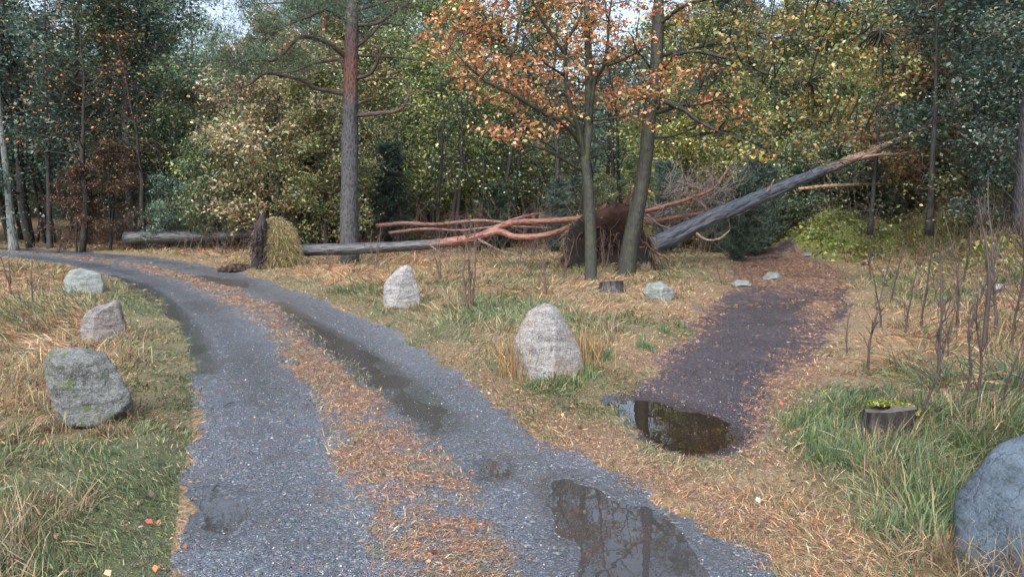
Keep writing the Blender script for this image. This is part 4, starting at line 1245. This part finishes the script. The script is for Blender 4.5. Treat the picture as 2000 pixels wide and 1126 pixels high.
# individually recognisable trees and bushes of the forest edge
HERO = [
    ('gold', 545, 23.5, "cream and golden leafed tree just behind the grassy root mound", 0, 1.0, (1.15, 1.1, 1.2)),
    ('gold', 610, 26, "golden tree directly left of the roadside pine trunk", 1, .85, (1, 1, 1)),
    ('gold', 640, 23.0, "smaller golden green tree touching the roadside pine from behind", 0, .75, (.8, .95, .8)),
    ('orange', 160, 24.5, "tree with orange leaf sprays above the far left bend", 0, .95, (1.2, 1, 1)),
    ('orange', 290, 25.5, "tree with reddish orange sprays right of the left pine trunk", 0, .85, (1.1, .9, .9)),
    ('brown', 215, 25.0, "dark brown leafed shrub at the left end of the thick dark log", 0, .6, (.45, .45, .5)),
    ('brown', 150, 24.6, "low purplish brown shrub beside the far road bend", 0, .45, (.35, .3, .4)),
    ('juniper', 1470, 22.3, "large dark blue green juniper behind the leaning trunk", 0, 1.0, (1, 1.1, 1.25)),
    ('juniper', 1440, 20.4, "low spreading dark juniper beneath the leaning trunk", 1, .8, (.9, 1, 1.1)),
    ('juniper', 1490, 25.6, "dark juniper at the far end of the footpath", 1, .95, (.9, 1, 1)),
    ('juniper', 1400, 23.0, "juniper bush behind the dead twigs of the fallen crown", 1, .8, (1, 1, 1.1)),
    ('juniper', 1090, 23.5, "grey green juniper left of the slender oak trunk", 0, .7, (1.2, 1.2, 1.5)),
    ('juniper', 1300, 23.0, "blue green juniper right of the thick leaning oak", 0, .8, (1.2, 1.3, 1.5)),
    ('juniper', 960, 25.0, "dark juniper behind the reddish logs", 1, .9, (.8, .9, .9)),
    ('juniper', 600, 24.0, "dark round juniper between root mound and roadside pine", 0, .8, (.7, .9, .8)),
    ('juniper', 760, 25.5, "dark juniper with forked stem right of the roadside pine", 0, 1.1, (.7, .75, .9)),
    ('pine', 240, 31, "pine with a thick reddish trunk in the left wood", 0, 1.0, (1, 1, 1)),
    ('pine', 643, 30, "pine with bright red trunk just left of the roadside pine", 1, 1.0, (1, 1, 1)),
    ('pine', 262, 27, "pine with broad dark trunk right of the thick reddish one", 1, .95, (1, 1, 1)),
    ('pine', 1992, 14.5, "dark thick pine trunk at the right edge of the bank", 1, .85, (.8, .9, 1)),
    ('lime_tall', 900, 27, "bright yellow green tree behind the orange oak's left limbs", 1, 1.0, (1.3, 1.3, 1)),
    ('lime_tall', 1010, 29, "tall lime green tree behind the slender oak", 0, 1.0, (1.2, 1.25, 1)),
    ('lime_tall', 1350, 27, "yellow green tree behind the thick leaning oak", 1, 1.0, (1.2, 1.2, .9)),
    ('under_yellow', 1330, 25, "yellow shrub above the black root plate", 0, 1.0, (1.4, 1.2, .8)),
    ('brown', 1790, 22, "russet leafed tree over the top end of the leaning trunk", 0, 1.2, (1.2, 1.0, 1.0)),
    ('spruce', 1400, 30, "dark spruce behind the lime tree and leaning oak", 0, .8, (1, 1, 1)),
    ('teal_tall', 170, 27.5, "blue green tree rising behind the orange sprayed tree", 0, .95, (1, 1, 1)),
    ('green_tall', 340, 27.5, "dense dark tree over the thick dark log", 0, .9, (.8, .95, .8)),
    ('teal_tall', 60, 26.5, "blue green tree where the road leaves the view", 0, .9, (.9, 1, 1.05)),
    ('teal_tall', 1900, 19, "blue green tree leaning over the right bank", 0, .8, (.9, 1, 1)),
    ('green_tall', 1830, 24, "dark green tree crowning the bank above the mossy ground", 0, .8, (1, 1.05, .9)),
    ('under_green', 430, 24.8, "green shrub hanging over the right part of the thick dark log", 0, .8, (1, 1.1, 1)),
    ('under_green', 330, 25.2, "small shrub just right of the dark brown shrub by the log", 1, .7, (1, 1.1, 1.1)),
]
for kind, u, y, lab, var, s, tint in HERO:
    place(kind, at(u, y), y, lab, var, s, None, tint)

# thin dark trunks at the left edge
for u, v0, v1, wpx, y, lab, lean in ((28, 478, 200, 15, 25.5, "pale slanting trunk at the far left behind the road", -30),
                                     (98, 476, 180, 10, 26, "grey thin trunk right of the pale slanting one", -8),
                                     (1700, 432, 230, 9, 20.5, "dark crooked young trunk rising from the mossy hump", 18),
                                     (1815, 430, 200, 13, 18.0, "short dark pine stem on the bank above the path", 12)):
    r_ = smooth_line(line([(u, v0 + 6, wpx * 1.3), (u + lean * .15, v0 - 20, wpx), (u + lean * .5, (v0 + v1) / 2, wpx * .8), (u + lean, v1, wpx * .6), (u + lean * 1.3, v1 - 180, wpx * .3)], y), 5)
    b0 = r_[0, :3].copy(); r_[0, 2] -= .3
    o = empty("slender_tree", b0, lab, "tree")
    mb = MB(); tube(mb, r_, 9, c=(.2, .23, .22) if u < 60 else (.05, .05, .05), rough=.1, off=b0); link("trunk", mb.mesh("slender_trunk", M_BARK), o)
    mb = MB(); r2 = np.random.default_rng(int(u)); tips = sub_twigs(mb, r_, 26, 1.1, r2, b0, (.06, .05, .05), .2, .012, 4)
    link("branches", mb.mesh("slender_branches", M_TWIG), o)['kind'] = 'stuff'
    lf = MB(); C = np.repeat(np.array(tips), 26, 0); C = C + r2.normal(size=C.shape) * .25 - b0
    leaves(lf, C, .1, pick(TEAL if u < 200 else YGR, len(C), r2), r2); link("crown", lf.mesh("slender_crown", M_LEAF), o)

# filling the wood, rank by rank
fr_ = np.random.default_rng(2024)
tries = 0
cnt = 0
while tries < 12000 and cnt < 150:
    tries += 1
    y = fr_.uniform(25.5, 52); x = fr_.uniform(-.82, .82) * y
    u = 1000 + 1400 * x / y
    if u > 1500 and y < 27: continue
    mind = 2.1 if y < 34 else 2.7
    if any((x - a) ** 2 + (y - b) ** 2 < mind ** 2 for a, b in PLACED): continue
    if y < 29 and fr_.random() < .75:
        kind = fr_.choice(['under_green', 'under_yellow', 'juniper', 'brown'], p=[.45, .25, .12, .18])
    elif u < 450: kind = fr_.choice(['green_tall', 'teal_tall', 'pine', 'spruce', 'under_green', 'brown', 'bare'], p=[.3, .3, .12, .05, .13, .05, .05])
    elif u < 800: kind = fr_.choice(['green_tall', 'lime_tall', 'gold', 'pine', 'teal_tall', 'under_green'], p=[.3, .2, .16, .1, .12, .12])
    elif u < 1450: kind = fr_.choice(['green_tall', 'lime_tall', 'gold', 'pine', 'under_yellow', 'bare'], p=[.26, .4, .08, .1, .1, .06])
    else: kind = fr_.choice(['green_tall', 'lime_tall', 'teal_tall', 'brown', 'under_green', 'spruce', 'bare'], p=[.25, .2, .25, .1, .1, .05, .05])
    s = fr_.uniform(.62, 1.05) * (.8 if u < 560 and y > 35 else 1) * (.55 if 900 < u < 1340 else 1)
    if y > 33 and kind in ('juniper', 'under_green', 'under_yellow'): s *= 1.5
    place(kind, x, y, s=s, rg=fr_); cnt += 1
for i in range(46):
    y = fr_.uniform(23.5, 30); u = fr_.uniform(-60, 1480)
    x = at(u, y)
    if sdist(ROAD, np.array([x]), np.array([y]))[0] > -1.2: y = 28.5; x = at(u, y)
    place('bare', x, y, s=fr_.uniform(.6, 1.15))
# the nearer right bank
for u, y, kind, s in ((1960, 17, 'under_green', .8), (1880, 21.5, 'under_yellow', .8), (1990, 22, 'teal_tall', .7), (1760, 25, 'under_green', 1.0), (1640, 27, 'under_green', 1.1),
                      (2060, 15, 'teal_tall', .6), (1700, 27.5, 'lime_tall', .8), (1570, 27.2, 'under_green', .9), (2080, 19, 'green_tall', .7), (1930, 25.5, 'juniper', 1.1)):
    place(kind, at(u, y), y, s=s)
ORD = ["leftmost", "second-from-left", "third-from-left", "fourth-from-left", "fifth-from-left", "sixth-from-left", "seventh-from-left", "eighth-from-left", "ninth-from-left", "tenth-from-left"]
for lab, mem in FILL.items():
    mem.sort()
    for i, (u, k) in enumerate(mem):
        if len(mem) > 1:
            FILLO[k]['label'] = (("rightmost" if i == len(mem) - 1 else ORD[i]) + " " + lab) if i < len(ORD) else lab
        if len(mem) == 1: del FILLO[k]['group']
print("trees placed", len(PLACED))

# far-off wood that reads as one mass
rg = np.random.default_rng(9)
lf = MB(); n_ = 210000
a_ = rg.uniform(-.75, .75, n_); r_ = rg.uniform(54, 68, n_)
x = r_ * np.sin(a_); y = r_ * np.cos(a_)
top = 11 + 4.5 * fbm(a_ * 22, r_ * .12, 3) + 2.5 * fbm(a_ * 70, r_ * .1, 2)
z = rg.random(n_) ** .85 * top
keep = fbm(a_ * 60 + r_, z * .45, 3) > -.42
P_ = np.stack([x, y, z + 1.0], 1)[keep]
pl = fbm(P_[:, 0] * .2, P_[:, 2] * .25, 2)[:, None]
cA = pick(GRN, len(P_), rg); cB = pick(YGR, len(P_), rg)
leaves(lf, P_, .34, np.where(pl > .15, cB, cA) * .9, rg, .3)
tag(link("distant_woodland", lf.mesh("distant_woodland", M_LEAF)), "far-off mass of mixed green and yellow wood closing the view", "woodland", kind="stuff")

# ------------------------------------------------------------------ bare saplings and twiggy shrubs
def sapling(u, v, vt, wpx, lean, label, seed, col=(.07, .055, .05), twigs=12, stems=1, group=None, name="bare_sapling", wob=.02, dead=None):
    rg = np.random.default_rng(seed)
    g = G(u, v); y = g[1]; H = (v - vt) * y / F
    root = empty(name, g, label, "sapling" if "sapling" in name else "shrub", group)
    for s_ in range(stems):
        k = rg.uniform(.75, 1.05) if s_ else 1
        p = g + (rg.normal(size=3) * [.05, .05, 0] if s_ else 0); d = unit(np.array([lean + (rg.normal() * .18 if s_ else 0), rg.normal() * .06, 1.0]))
        rr0 = max(wpx * y / F / 2, .003); n = 8; rows = [[p[0], p[1], p[2] - .05, rr0 * 1.2]]
        q = p.copy()
        for i in range(n):
            d = unit(d + rg.normal(size=3) * [wob * 4, wob * 4, 0] + np.array([0, 0, .05])); q = q + d * H * k / n; rows.append([*q, rr0 * (1 - .8 * (i + 1) / n)])
        rows = smooth_line(rows, 2); mb = MB(); tube(mb, rows, 6, c=col, rough=.1, cap=False, off=g)
        for _ in range(twigs):
            i = rg.integers(3, len(rows) - 1); b = rows[i, :3]; az_ = rg.random() * 6.28
            dd = unit(np.array([math.cos(az_), math.sin(az_), rg.uniform(.8, 2.0)])); L = H * rg.uniform(.08, .27)
            seg = [[*b, rows[i, 3] * .45]]; x = b.copy()
            for j in range(4):
                dd = unit(dd + rg.normal(size=3) * .2 + np.array([0, 0, .1])); x = x + dd * L / 4; seg.append([*x, rows[i, 3] * (.38 - .08 * j)])
                if j == 1 and rg.random() < .7:
                    e = x + unit(dd + rg.normal(size=3) * .6) * L * .4; tube(mb, [[*x, rows[i, 3] * .35], [*e, .0012]], 3, c=col, cap=False, off=g)
            tube(mb, seg, 4, c=col, cap=False, off=g)
        link("stem", mb.mesh("sapling_stem", M_TWIG), root)
    return root


GRB = "bare saplings on the right bank"
for a in [
    (1693, 732, 470, 6, -.03, "straight dark sapling beside the footpath's right edge, left of all the others"),
    (1830, 755, 470, 8, .06, "dark sapling standing upright behind the mossy stump"),
    (1784, 858, 560, 6, -.02, "thin crooked sapling rising right beside the mossy stump"),
    (1922, 682, 380, 11, -.02, "thickest dark bare stem on the right bank"),
    (1912, 805, 560, 7, .14, "reddish sapling leaning right above the huge corner boulder"),
    (1872, 805, 590, 8, .12, "brown sapling with leaning top between two thicker stems"),
    (1958, 822, 600, 5, .05, "thin sapling just above the huge corner boulder"),
    (1985, 800, 560, 7, .1, "sapling at the right picture edge above the huge boulder"),
    (1720, 640, 520, 4, .0, "short thin sapling beyond the straight dark one"),
    (1655, 690, 590, 3, -.1, "tiny side-leaning seedling left of the straight dark sapling"),
    (1768, 660, 500, 4, .03, "slender grey sapling halfway up the bank"),
    (1800, 640, 430, 5, .05, "slim tall sapling in front of the bank's swell"),
    (1868, 640, 400, 5, -.04, "tall slim sapling left of the thickest stem"),
    (1895, 650, 430, 5, .08, "sapling close to the left side of the thickest stem"),
    (1945, 660, 330, 7, .03, "grey sapling close right of the thickest stem"),
    (1975, 690, 420, 6, -.05, "twiggy sapling crossing others at the right edge"),
    (1740, 590, 470, 4, .02, "small twiggy sapling at the foot of the bank"),
    (1880, 560, 380, 5, .0, "far sapling high on the right bank"),
    (1995, 600, 300, 8, -.02, "tall sapling at the very right edge beneath the dark pine"),
    (1700, 545, 420, 4, .04, "far thin sapling between path and mossy swell"),
    (1850, 700, 560, 4, .2, "strongly leaning twig sapling on the bank"),
    (1895, 730, 600, 4, -.12, "left-leaning thin sapling among the dense stems"),
]:
    sapling(*a, seed=int(a[0] * 7 + a[1]), group=GRB, twigs=20, wob=.018)
GCE = "bare twiggy shrubs in the clearing"
for a in [
    (918, 602, 430, 5, -.05, "reddish bare twiggy shrub between the two pale boulders", 22, 3),
    (1015, 520, 430, 3, .0, "thin bare stem in front of the orange limbs", 10, 1),
    (860, 545, 450, 3, .05, "low bare twig left of the reddish shrub", 8, 2),
    (1068, 575, 450, 3, -.03, "thin bare stem left of the slender oak", 10, 2),
    (1180, 520, 440, 3, .05, "bare shoots in front of the black root plate", 10, 4),
    (1413, 555, 500, 2.5, .02, "pair of small bare twigs at the left edge of the footpath", 6, 2),
    (735, 525, 440, 3, .05, "bare twigs just right of the roadside pine's foot", 8, 3),
    (65, 608, 470, 4, -.02, "bare upright sapling in the tan grass at the far left", 14, 1),
    (22, 575, 470, 3.5, .1, "arching bare sapling at the left picture edge", 10, 2),
    (100, 590, 520, 3, .12, "small bare twig near the farthest left boulder", 6, 1),
    (645, 530, 480, 2.5, .1, "low twigs left of the roadside pine's foot", 6, 2),
    (1100, 545, 460, 3, .1, "dark twiggy shrub beside the root plate's left edge", 16, 3),
]:
    sapling(*a[:6], seed=int(a[0] * 5 + a[1]), group=GCE, twigs=a[6], stems=a[7], name="bare_shrub" if a[7] > 1 else "bare_sapling", col=(.13, .085, .07))

# undergrowth: low bushy brush behind the fallen pine
rg = np.random.default_rng(61)
tw = MB()
n_ = 1500
for _ in range(n_):
    u = rg.uniform(-100, 2050); y = rg.uniform(22, 29)
    x = at(u, y); z = gz(x, y); p = np.array([x, y, z]); d = unit(np.array([rg.normal() * .3, rg.normal() * .3, 1])); L = rg.uniform(.5, 1.9)
    if sdist(ROAD, np.array([x]), np.array([y]))[0] > -1.0 or (1420 < u < 1600 and y < 25): continue
    seg = [[*p, .009]]
    for j in range(3):
        d = unit(d + rg.normal(size=3) * .25); p = p + d * L / 3; seg.append([*p, .007 - .0018 * j])
    tube(tw, seg, 3, c=(.17, .12, .1) if rg.random() < .6 else (.07, .06, .055), cap=False)
for _ in range(1500):
    y = rg.uniform(6.5, 22); x = np.interp(y, _edge[:, 1], _edge[:, 0]) + 1.2 + rg.uniform(0, 1) * 8
    p = np.array([x, y, gz(x, y)]); d = unit(np.array([rg.normal() * .25, rg.normal() * .25, 1])); L = rg.uniform(.2, .9)
    q = .0035 + .0002 * y; seg = [[*p, q]]
    for j in range(3):
        d = unit(d + rg.normal(size=3) * .22); p = p + d * L / 3; seg.append([*p, q * (.8 - .2 * j)])
        if rg.random() < .6:
            e = p + unit(d + rg.normal(size=3) * .5) * L * .25; tube(tw, [[*p, q * .5], [*e, q * .3]], 3, c=(.15, .1, .07), cap=False)
    tube(tw, seg, 3, c=(.17, .11, .08) if rg.random() < .6 else (.08, .065, .055), cap=False)
tag(link("brushwood", tw.mesh("brushwood", M_TWIG)), "tangle of thin bare brush along the forest edge", "brush", kind="stuff")

# ------------------------------------------------------------------ grass
rg = np.random.default_rng(5)


def polar(n, r0, r1, a=.86):
    r = np.exp(rg.uniform(math.log(r0), math.log(r1), n)); t = rg.uniform(-a, a, n)
    return r * np.sin(t), r * np.cos(t), r


def occupied(x, y):
    o = np.zeros(x.shape, bool)
    return o


def carpet(n, r0, r1, mb, seg):
    x, y, r = polar(n, r0, r1)
    zn = zones(x, y)
    sm = sdist(MID, x, y)
    clump = fbm(x * 3.1, y * 3.1, 3); cl2 = fbm(x * .9 + 3, y * .9 + 8, 2)
    mid = sm > 0
    pr = np.where(zn['road'] > .8, 0, .55 + .9 * clump)
    pr = np.where(mid, .45 + .9 * clump, pr)
    pr = pr * (1 - .35 * ss(.4, .8, zn['litter']) * ~mid)
    pr = np.where(np.hypot(x - 2.27, y - 2.7) < .6, 0, pr)
    k = rg.random(n) < pr
    x, y, r, clump, cl2, mid = (q[k] for q in (x, y, r, clump, cl2, mid)); zn = {a: b[k] for a, b in zn.items()}
    n = len(x); z = ground_z(x, y)
    sr = sdist(ROAD, x, y); sp = sdist(PATH, x, y)
    edge = np.minimum(-sr, -sp)
    far = ss(.15, 1.1, edge)
    L = (.06 + .15 * far) * (1 + .7 * clump)
    leftfield = (x < -2.2) & (sr < -.5)
    L = np.where(leftfield, L * (.75 + .7 * ss(5, 9, y)), L)
    right = (x > 1.9) & (sp < 0) & (y < 9)
    L = np.where(right, (.08 + .24 * far) * (1 + .9 * clump), L)
    L = np.where(mid, .055, L)
    g = np.clip(zn['green'] + .3 * clump, 0, 1)
    isg = rg.random(n) < g
    cd = pick(DRY, n, rg); cg = pick(GREENP, n, rg)
    rt = rg.random(n) < .15 + .3 * (cl2 > .05) + .25 * leftfield
    cd[rt] = pick([(2, (.38, .2, .11)), (1, (.5, .34, .2))], rt.sum(), rg)
    blu = right & isg & (cl2 > -.15)
    cg[blu] = pick([(2, (.09, .17, .09)), (2, (.14, .21, .13)), (1, (.1, .15, .05))], blu.sum(), rg)
    col = np.where(isg[:, None], cg, cd)
    az_ = fbm(x * .5, y * .5, 2) * 9 + rg.normal(0, .9, n)
    tilt = np.where(isg, .7, 1.2) + rg.normal(0, .35, n)
    tilt = np.clip(tilt, .1, 1.5)
    d = np.stack([np.sin(tilt) * np.cos(az_), np.sin(tilt) * np.sin(az_), np.cos(tilt)], 1)
    L = L * rg.uniform(.5, 1.4, n)
    wd = (.0022 + .00085 * r) * rg.uniform(.6, 1.3, n)
    wd = np.where(mid, wd * .9, wd)
    mos = rg.random(n) < zn['moss'] * .75
    col[mos] = pick([(3, (.17, .19, .04)), (2, (.27, .27, .07)), (1, (.09, .11, .03))], mos.sum(), rg); L[mos] *= .5; wd[mos] *= 2
    blades(mb, np.stack([x, y, z - .004], 1), d, L, wd, rg.uniform(.15, .8, n), col, rg, seg)


mb = MB(); carpet(430000, 1.9, 8, mb, 2); carpet(380000, 8, 34, mb, 2)
# tall tussocks: left field, right bank, round the boulders
tus = []
for _ in range(300):
    x, y, r = polar(1, 2.2, 22); x, y, r = x[0], y[0], r[0]
    if sdist(ROAD, np.array([x]), np.array([y]))[0] > -.5 or sdist(PATH, np.array([x]), np.array([y]))[0] > -.35: continue
    if y < 6 and -1 < x < 1.8: continue
    tus.append((x, y, rg.uniform(.16, .34), 0))
for u, v, h, c in ((1012, 735, .42, 2), (1022, 728, .36, 2), (1125, 722, .42, 2), (1138, 700, .34, 2), (1150, 735, .2, 1), (1090, 750, .16, 1), (1045, 755, .14, 1), (1120, 755, .18, 1), (1180, 700, .2, 1),
                   (120, 840, .2, 0), (250, 822, .2, 0), (200, 850, .16, 0), (90, 800, .25, 0), (60, 790, .3, 0), (230, 850, .15, 0), (20, 760, .3, 0), (60, 740, .3, 0),
                   (1830, 1010, .34, 1), (1835, 980, .34, 1), (1810, 1040, .3, 1), (1850, 940, .36, 1), (1800, 980, .28, 1), (1850, 880, .3, 1), (1900, 850, .3, 0), (1950, 820, .3, 0),
                   (1780, 960, .26, 1), (1600, 900, .2, 1), (1620, 860, .24, 1), (1570, 870, .2, 1), (1640, 900, .25, 1), (1560, 830, .18, 1), (1700, 880, .26, 0), (1760, 880, .3, 0), (1690, 920, .24, 1),
                   (1740, 960, .3, 0), (1800, 870, .3, 0), (1830, 1085, .22, 0), (1780, 1090, .2, 0), (1720, 1040, .2, 1), (1300, 650, .14, 1), (1260, 680, .16, 1), (1330, 640, .1, 1),
                   (760, 608, .16, 0), (812, 605, .2, 0), (700, 530, .2, 0), (1680, 560, .3, 0), (1210, 560, .2, 0), (1170, 562, .2, 0), (1660, 800, .2, 1), (1630, 790, .2, 1), (1600, 820, .2, 1)):
    g = G(u, v); tus.append((g[0], g[1], h, c))
for x, y, h, c in tus:
    n_ = 130 if c != 1 else 170; r = math.hypot(x, y)
    px = x + rg.normal(size=n_) * h * .28; py = y + rg.normal(size=n_) * h * .28
    ok = sdist(ROAD, px, py) < -.05
    px, py = px[ok], py[ok]; n_ = len(px)
    if not n_: continue
    pz = ground_z(px, py, False)
    a0 = rg.random() * 6.28
    az_ = a0 + rg.normal(0, 1.3, n_); tl = np.abs(rg.normal(.35 if c != 2 else .12, .3, n_))
    d = np.stack([np.sin(tl) * np.cos(az_), np.sin(tl) * np.sin(az_), np.cos(tl)], 1)
    pal = DRY if c == 0 else ([(2, (.09, .17, .09)), (2, (.14, .2, .11)), (1.5, (.13, .18, .06)), (.7, (.34, .3, .15))] if c == 1 else [(2, (.33, .21, .1)), (1, (.38, .28, .15)), (1, (.2, .16, .08))])
    blades(mb, np.stack([px, py, pz - .01], 1), d, h * rg.uniform(.5, 1.3, n_), (.002 + .0008 * r) * rg.uniform(.6, 1.3, n_), rg.uniform(.15, .75, n_) * (1 if c != 2 else .4), pick(pal, n_, rg), rg, 3)
tag(link("grass", mb.mesh("grass", M_GRASS)), "matted dry and green grass covering verges, clearing and bank", "grass", kind="stuff")

# moss cushions and low plants on the hump and bank
mb = MB()
x = rg.uniform(6, 20, 90000); y = rg.uniform(12, 27, 90000); zn = zones(x, y)
cl = fbm(x * 1.7, y * 1.7, 3)
k = (rg.random(len(x)) < zn['moss'] * (.35 + 1.4 * cl)) & (sdist(PATH, x, y) < 0)
x, y, cl = x[k], y[k], cl[k]; z = ground_z(x, y, False) + rg.random(len(x)) ** 1.5 * (.1 + .5 * np.clip(cl, 0, 1))
leaves(mb, np.stack([x, y, z], 1), .11, pick([(3, (.2, .24, .06)), (3, (.33, .36, .1)), (2, (.08, .11, .035)), (1, (.3, .24, .1))], len(x), rg), rg, .3)
nc = 3400
x = rg.uniform(6, 21, nc); y = rg.uniform(11, 29, nc); zn = zones(x, y)
k = (rg.random(nc) < .05 + .75 * zn['moss']) & (sdist(PATH, x, y) < -.35) & (x > np.interp(y, _edge[:, 1], _edge[:, 0]) + .2)
x, y = x[k], y[k]; hh = rg.uniform(.1, .38, len(x)) * (1 + fbm(x * .8, y * .8, 2)); m_ = 75
ctr = np.stack([x, y, ground_z(x, y, False)], 1)
C = np.repeat(ctr, m_, 0); H_ = np.repeat(hh, m_)
dv = unit(rg.normal(size=(len(C), 3))); dv[:, 2] = np.abs(dv[:, 2])
C = C + dv * (H_ * rg.uniform(.5, 1.05, len(C)))[:, None] * np.array([1.2, 1.2, 1])
pc = pick([(3, (.15, .2, .05)), (1.5, (.28, .32, .1)), (2, (.28, .22, .12)), (2, (.07, .1, .035)), (1.5, (.3, .22, .1)), (1, (.16, .1, .06))], len(x), rg, .3)
leaves(mb, C, .048, np.clip(.8 * np.repeat(pc, m_, 0) * np.exp(rg.normal(0, .3, (len(C), 1))), .01, .7), rg, .2)
tag(link("moss", mb.mesh("moss", M_LEAF)), "yellow green moss and low plants on the hump beside the path's end", "moss", kind="stuff")

# ------------------------------------------------------------------ needles, leaves and gravel
mb = MB()
x, y, r = polar(1300000, 1.9, 26); zn = zones(x, y)
cl = fbm(x * 5, y * 5, 3)
k = rg.random(len(x)) < np.clip(zn['litter'] * 1.5 + .5 * cl - .22 + .03, .006, 1)
k &= (zn['wet'] < .93)
x, y, r = x[k], y[k], r[k]; n_ = len(x); z = ground_z(x, y) + .003 + .004 * rg.random(n_)
a = rg.random(n_) * 6.28; L = (.005 + .0015 * r) * rg.uniform(.5, 1.6, n_); W_ = (.0007 + .00033 * r) * rg.uniform(.6, 1.4, n_)
dx = np.stack([np.cos(a), np.sin(a), rg.normal(0, .12, n_)], 1) * L[:, None]; dy = np.stack([-np.sin(a), np.cos(a), rg.normal(0, .3, n_)], 1) * W_[:, None]
c0 = np.stack([x, y, z], 1)
V = np.stack([c0 - dx, c0 + dy, c0 + dx, c0 - dy], 1).reshape(-1, 3)
col = pick([(4, (.32, .17, .105)), (3, (.37, .24, .155)), (3, (.21, .115, .075)), (.8, (.5, .38, .26)), (2.5, (.12, .07, .05))], n_, rg, .35)
mb.add(V, q=np.arange(4 * n_).reshape(-1, 4), c=np.repeat(col, 4, 0))
tag(link("needle_litter", mb.mesh("needle_litter", M_LITTER)), "orange pine needles strewn along road strip, verges and footpath", "pine needles", kind="stuff")

mb = MB()
x, y, r = polar(9000, 1.9, 16); zn = zones(x, y)
sr = sdist(ROAD, x, y)
k = (rg.random(len(x)) < .08 + .3 * np.exp(-((sr + .2) / .35) ** 2) * (x < 0) + .35 * zn['litter'] + .35 * (x > 1.4) * (y < 5)) & ((zn['road'] < .5) | (rg.random(len(x)) < .12))
x, y = x[k], y[k]; z = ground_z(x, y) + .012 + .03 * rg.random(len(x)) * (zones(x, y)['road'] < .5)
leaves(mb, np.stack([x, y, z], 1), .03, .85 * pick([(3, (.24, .12, .07)), (1.2, (.46, .25, .12)), (3, (.13, .07, .05)), (1, (.6, .42, .3)), (.6, (.5, .13, .08)), (.15, (.5, .45, .4))], len(x), rg, .3), rg, 1.2, .7, .2)
tag(link("fallen_leaves", mb.mesh("fallen_leaves", M_LITTER)), "brown, orange and red fallen leaves scattered on grass and road", "leaves", kind="stuff")

# loose gravel
Vp = np.array([[1, 0, 0], [-1, 0, 0], [0, 1, 0], [0, -1, 0], [0, 0, 1], [0, 0, -1]], float)
Tp = np.array([[0, 2, 4], [2, 1, 4], [1, 3, 4], [3, 0, 4], [2, 0, 5], [1, 2, 5], [3, 1, 5], [0, 3, 5]])
x, y, r = polar(210000, 1.9, 11); zn = zones(x, y)
cl = fbm(x * 1.6, y * 1.6, 3)
k = ((zn['road'] > .55) | ((sdist(ROAD, x, y) > -.16) & (rg.random(len(x)) < .35))) & (rg.random(len(x)) < (.42 + .8 * cl) * (1 - .6 * zn['path']) * (1 - .85 * np.clip(zn['wet'] * 1.3 - .35, 0, 1)))
x, y, r = x[k], y[k], r[k]; n_ = len(x); z = ground_z(x, y)
sz = rg.uniform(.35, 1, (n_, 1)) ** 2 * (.0075 + .0006 * r)[:, None] * np.ones((n_, 3)) * rg.uniform(.6, 1.3, (n_, 3)) * [1, 1, .6]
a = rg.random(n_) * 6.28; ca, sa = np.cos(a), np.sin(a)
Vb = Vp[None] * sz[:, None] * rg.uniform(.7, 1.25, (n_, 6, 1))
Vr = np.stack([Vb[..., 0] * ca[:, None] - Vb[..., 1] * sa[:, None], Vb[..., 0] * sa[:, None] + Vb[..., 1] * ca[:, None], Vb[..., 2]], -1)
Vr += np.stack([x, y, z + .001], 1)[:, None]
col = pick([(5, (.07, .085, .105)), (4, (.125, .145, .175)), (1.6, (.23, .25, .28)), (.35, (.48, .48, .5)), (.3, (.22, .14, .1))], n_, rg, .25)
mb = MB(); mb.add(Vr.reshape(-1, 3), t=(Tp[None] + np.arange(n_)[:, None, None] * 6).reshape(-1, 3), c=np.repeat(col, 6, 0))
tag(link("gravel", mb.mesh("gravel", M_STONE, smooth=False)), "loose blue grey gravel stones on the road surface", "gravel", kind="stuff")

# dark twigs lying about
for (u, v, du, lab) in ((437, 797, 22, "short dark twig lying in the left wheel track"), (415, 962, 16, "rust brown twig at the edge of the small shallow puddle"),
                        (100, 1065, 90, "long pale dead stem lying on the near left grass"), (1350, 735, 12, "tiny pale twig on the footpath behind its puddle")):
    g = G(u, v); e = G(u + du, v - 6 + (14 if du > 50 else 0)); m_ = (g + e) / 2; g[2] += .012; e[2] += .02; m_[2] += .03
    th = .0035 if du > 50 else .005
    mb = MB(); r_ = smooth_line([[*g, th], [*m_, th * .8], [*e, th * .4]], 5); tube(mb, r_, 6, c=(.4, .3, .18) if du > 50 else (.05, .03, .025), off=g, rough=.2)
    sub_twigs(mb, r_, 3, .06, rg, g, (.06, .04, .03), 0, .002, 2)
    tag(link("twig", mb.mesh("twig", M_TWIG), loc=g), lab, "twig")
